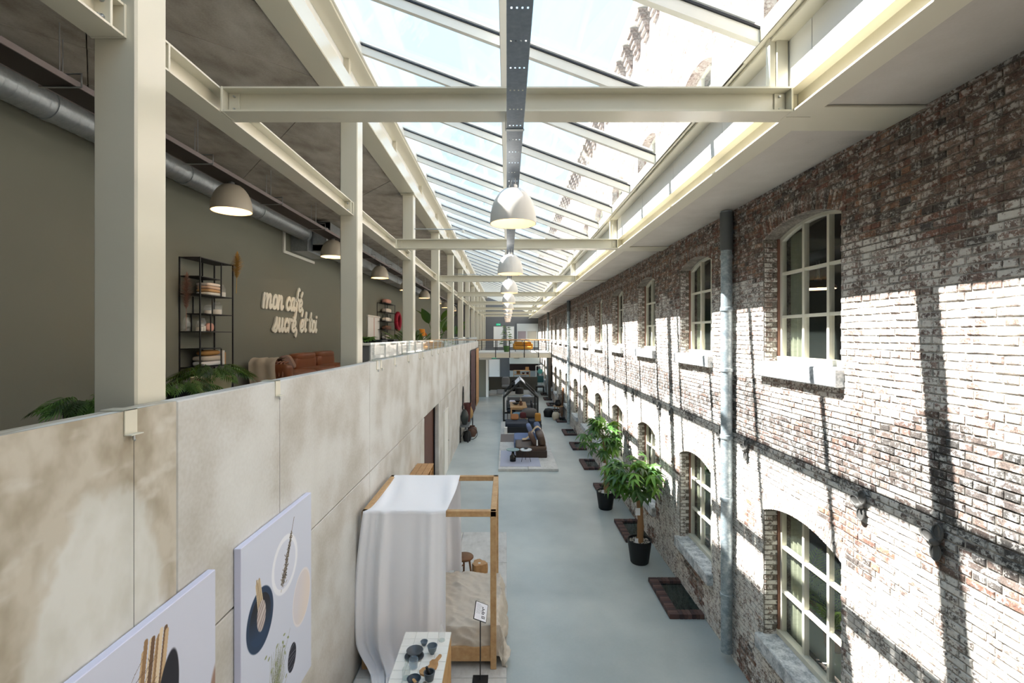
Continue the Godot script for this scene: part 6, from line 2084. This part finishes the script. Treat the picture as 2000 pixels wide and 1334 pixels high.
func far_end() -> void:
	struct("wall_far", mb().span(P(-6.4, -0.2, 51), P(3.3, 9.2, 51.2)), M.wall_slate)
	door_leaf(4, -1.35, -0.45, 3.48, 5.6)
	door_leaf(5, 0.0, 0.7, 3.48, 5.6)
	door_leaf(6, -1.84, -0.8, 0.0, 2.15)
	exit_sign("green exit sign above the upper white door", -0.9, 5.86)
	exit_sign("green exit sign above the lower white door", -1.32, 2.4)
	# pale screen with two pictures
	var sc := thing("display_wall", "pale display wall with two framed pictures above the bridge", "display wall", T(0, 0, 50.8))
	obj("board", mb().span(Vector3(1.05, 3.48, -0.1), Vector3(3.28, 5.95, 0.0), 0.01), mat("board_grey", rgb(196, 200, 198), 0.6), sc)
	obj("picture", mb().span(Vector3(1.15, 4.35, 0.0), Vector3(2.0, 5.15, 0.03), 0.004), mat("picture_mauve", rgb(150, 138, 142), 0.7), sc)
	obj("picture", mb().span(Vector3(2.15, 4.35, 0.0), Vector3(3.1, 5.15, 0.03), 0.004), mat("picture_sand", rgb(176, 172, 160), 0.7), sc)
	# bridge
	var b := struct("floor_bridge")
	obj("deck", mb().span(P(-2.2, 3.38, 35.2), P(3.29, 3.48, 40.2), 0.01), mat("deck_pale", rgb(206, 204, 196), 0.6), b)
	obj("edge_channel", mb().span(P(-2.2, 3.08, 35.2), P(3.29, 3.38, 35.32), 0.01), M.steel_cream, b)
	obj("edge_channel", mb().span(P(-2.2, 3.08, 40.1), P(3.29, 3.38, 40.2), 0.01), M.steel_cream, b)
	for k in 2:
		var dd: float = [35.18, 40.22][k]
		var r := thing("bridge_railing", ["black bar railing with oak handrail at the near edge of the bridge", "black bar railing with oak handrail at the far edge of the bridge"][k], "railing", Transform3D(), "railings on the bridge")
		for x in [-2.1, -0.82, 0.2, 1.27, 2.31, 3.26]:
			obj("post", mb().span(P(x - 0.03, 3.1, dd - 0.012), P(x + 0.03, 4.34, dd + 0.012), 0.003), M.black_metal, r)
		for y in [3.72, 3.96, 4.16]:
			obj("bar", mb().tube([P(-2.15, y, dd), P(3.28, y, dd)], 0.009, 6), M.black_metal, r)
		obj("handrail", mb().tube([P(-2.15, 4.37, dd), P(3.28, 4.37, dd)], 0.03, 8), M.wood_warm, r)
	one("bridge_column", "dark steel column carrying the bridge at the brick wall", "column", mb().span(Vector3(-0.1, 0, -0.1), Vector3(0.1, 3.08, 0.1), 0.01), mat("steel_brown", rgb(74, 66, 58), 0.5), T(3.12, 0, 35.3))
	var s := thing("mustard_sofa", "small mustard two-seat sofa on the bridge", "sofa", T(1.22, 3.48, 37.0))
	var mm := mat("sofa_mustard", rgb(176, 122, 34), 0.85)
	obj("seat", mb().span(Vector3(-0.66, 0.16, -0.3), Vector3(0.66, 0.4, 0.36), 0.05), mm, s)
	obj("backrest", mb().pillow(Vector3(-0.33, 0.52, -0.28), Vector3(0.66, 0.5, 0.22), 0.35), mm, s)
	obj("backrest", mb().pillow(Vector3(0.33, 0.52, -0.28), Vector3(0.66, 0.5, 0.22), 0.35), mm, s)
	for x in [-0.68, 0.68]:
		obj("armrest", mb().pillow(Vector3(x, 0.42, 0.02), Vector3(0.16, 0.4, 0.7), 0.35), mm, s)
		for z in [-0.25, 0.3]:
			obj("leg", mb().tube([Vector3(x * 0.85, 0, z), Vector3(x * 0.82, 0.17, z)], 0.018, 6), M.black_metal, s)
	plant("ficus", "leafy ficus in a green pot on the bridge", T(-0.02, 3.48, 36.2), "ficus", 1.95, 51, mat("pot_green", rgb(70, 110, 52), 0.6), 0.24, 0.46)
	# below the bridge: entrance box, partition, plinth
	var eb := struct("wall_porch")
	obj("side", mb().span(P(-2.2, 0, 37.0), P(-1.6, 2.85, 41.3), 0.01), M.wall_olive, eb)
	obj("white_edge", mb().span(P(-1.6, 0, 37.0), P(-1.42, 2.85, 37.2), 0.004), M.panel_white, eb)
	obj("lintel_box", mb().span(P(-2.1, 2.86, 36.8), P(-1.2, 3.06, 37.6), 0.01), M.alu_white, eb)
	one("low_partition", "low olive partition wall in front of the kitchen", "partition", mb().span(P(-1.55, 0.0, 41.3), P(2.62, 1.17, 41.5), 0.01), mat("partition_olive", rgb(104, 102, 94), 0.9), Transform3D())
	one("far_plinth", "pale plinth with a black edge before the low partition", "platform", mb().span(P(-1.4, 0.0, 37.9), P(2.3, 0.07, 41.28), 0.01), M.deck_slab, Transform3D())
	var ac := thing("shell_armchair", "pale grey wing armchair on the far plinth", "armchair", T(-0.1, 0.07, 40.3))
	var ag := mat("arm_grey", rgb(176, 178, 182), 0.9)
	obj("seat", mb().pillow(Vector3(0, 0.42, 0.05), Vector3(0.66, 0.2, 0.62), 0.4), ag, ac)
	obj("backrest", mb().pillow(Vector3(0, 0.78, -0.26), Vector3(0.68, 0.76, 0.2), 0.5), ag, ac)
	for x in [-0.25, 0.25]:
		for z in [-0.2, 0.25]:
			obj("leg", mb().tube([Vector3(x, 0, z), Vector3(x * 0.8, 0.34, z * 0.8)], 0.016, 6), M.black_metal, ac)
	one("grey_pouf", "rounded grey pouf on the far plinth", "pouf", mb().pillow(Vector3(0, 0.17, 0), Vector3(0.62, 0.34, 0.6), 0.35), ag, T(-0.5, 0.07, 38.5), "poufs on the far plinth")
	one("dark_armchair", "dark armchair next to the pale one on the far plinth", "armchair", mb().pillow(Vector3(0, 0.3, 0), Vector3(0.7, 0.6, 0.6), 0.4).pillow(Vector3(0, 0.62, -0.25), Vector3(0.7, 0.6, 0.18), 0.4), M.black_metal, T(0.75, 0.07, 40.4))
	# kitchen
	var k := thing("kitchen_counter", "white kitchen counter run at the far wall", "kitchen", Transform3D())
	for q in 4:
		var x0 := 0.3 + 0.72 * q
		obj("cabinet", mb().span(P(x0 + 0.005, 0.08, 50.3), P(x0 + 0.715, 0.98, 50.95), 0.006), mat("cab_white", rgb(206, 212, 212), 0.5), k)
	obj("worktop", mb().span(P(0.28, 0.98, 50.25), P(3.22, 1.02, 50.95), 0.004), M.panel_white, k)
	obj("backsplash", mb().span(P(0.3, 1.02, 50.93), P(3.25, 1.95, 50.99), 0.004), mat("splash_brown", rgb(58, 36, 34), 0.4), k)
	one("kitchen_hood", "long pale bulkhead above the kitchen counter", "hood", mb().span(P(0.25, 1.95, 47.0), P(3.2, 2.7, 50.95), 0.01), mat("hood_pale", rgb(190, 200, 198), 0.5), Transform3D())
	one("hood_bowl", "brown oblong light on the front of the kitchen bulkhead", "light", mb().pillow(Vector3.ZERO, Vector3(0.62, 0.24, 0.2), 0.5), mat("hood_brown", rgb(120, 104, 70), 0.5), T(0.95, 2.62, 46.95))
	var sh := thing("wood_shelf", "wooden kitchen island shelf with boards and bowls", "shelf", T(1.35, 0, 44.0))
	for x in [-0.72, 0.72]:
		obj("side", mb().span(Vector3(x - 0.03, 0, -0.25), Vector3(x + 0.03, 1.52, 0.25), 0.004), M.oak, sh)
	for y in [0.3, 0.75, 1.15, 1.5]:
		obj("shelf", mb().span(Vector3(-0.72, y, -0.25), Vector3(0.72, y + 0.04, 0.25), 0.004), M.oak, sh)
	one("bread_board", "tan board standing on the wooden island shelf", "board", mb().span(Vector3(-0.16, 0, -0.015), Vector3(0.16, 0.3, 0.015), 0.004), M.wood_warm, T(1.05, 1.19, 44.15), "boards on the island shelf")
	one("bread_board", "tan board standing on top of the wooden island shelf", "board", mb().span(Vector3(-0.16, 0, -0.015), Vector3(0.16, 0.3, 0.015), 0.004), M.wood_warm, T(1.85, 1.54, 44.1), "boards on the island shelf")
	one("brown_bowl", "brown bowl on the wooden island shelf", "bowl", mb().lathe([[0.0, 0.0], [0.07, 0.0], [0.16, 0.14], [0.0, 0.05]], 16), mat("bowl_brown", rgb(110, 62, 46), 0.6), T(1.5, 1.19, 44.15), "bowls on the island shelf")
	one("red_bowl", "dark red bowl at the right of the island shelf", "bowl", mb().lathe([[0.0, 0.0], [0.09, 0.0], [0.15, 0.16], [0.0, 0.05]], 16), mat("bowl_red", rgb(104, 50, 44), 0.6), T(1.88, 1.19, 44.15), "bowls on the island shelf")
	one("linen_stack", "stack of pale linen in the middle of the island shelf", "linen", mb().span(Vector3(-0.3, 0, -0.15), Vector3(0.3, 0.26, 0.15), 0.03), mat("linen_pale", rgb(196, 200, 208), 0.95), T(1.5, 0.79, 44.1))
	one("white_crate", "white crate on the low board of the island shelf", "crate", mb().span(Vector3(-0.3, 0, -0.15), Vector3(0.3, 0.26, 0.15), 0.01), M.panel_white, T(1.1, 0.34, 44.1))
	var st := thing("poster_frame", "white framed display with teal panels beside the kitchen", "display stand", T(2.88, 0.55, 41.9))
	for x in [-0.36, 0.36]:
		obj("upright", mb().span(Vector3(x - 0.03, -0.55, -0.03), Vector3(x + 0.03, 1.55, 0.03), 0.004), M.panel_white, st)
	for y in [0.0, 1.5]:
		obj("rail", mb().span(Vector3(-0.36, y, -0.03), Vector3(0.36, y + 0.05, 0.03), 0.004), M.panel_white, st)
	obj("teal_panel", mb().span(Vector3(-0.3, 0.08, -0.02), Vector3(0.3, 0.66, 0.0)), mat("teal_poster", rgb(60, 110, 116), 0.6), st)
	obj("teal_disc", mb().at(Transform3D(Basis(Vector3.RIGHT, PI / 2), Vector3(0, 1.05, 0.02))).lathe([[0.0, 0.0], [0.22, 0.0], [0.22, 0.02], [0.0, 0.02]], 20), mat("teal_sign", rgb(92, 170, 166), 0.6), st)
	one("black_bench", "black slatted bench by the brick wall below the bridge", "bench", mb().span(Vector3(-0.34, 0.4, -0.5), Vector3(0.34, 0.5, 0.5), 0.01).span(Vector3(-0.34, 0, -0.45), Vector3(-0.28, 0.4, 0.45)).span(Vector3(0.28, 0, -0.45), Vector3(0.34, 0.4, 0.45)), M.black_metal, T(2.75, 0, 40.4))

func extra() -> void:
	services()
	lettering()
	left_side()
	cafe()
	bed_corner()
	wall_side()
	showroom()
	pachira("money tree in a black pot beside the brick wall, nearer one with a white tag", 2.76, 10.06, 2.27, Vector3(0.66, 0.5, 0.6), 3, 100)
	pachira("money tree in a black pot by the brick wall, farther of the two", 2.69, 13.18, 2.49, Vector3(0.54, 0.55, 0.55), 8, 90)
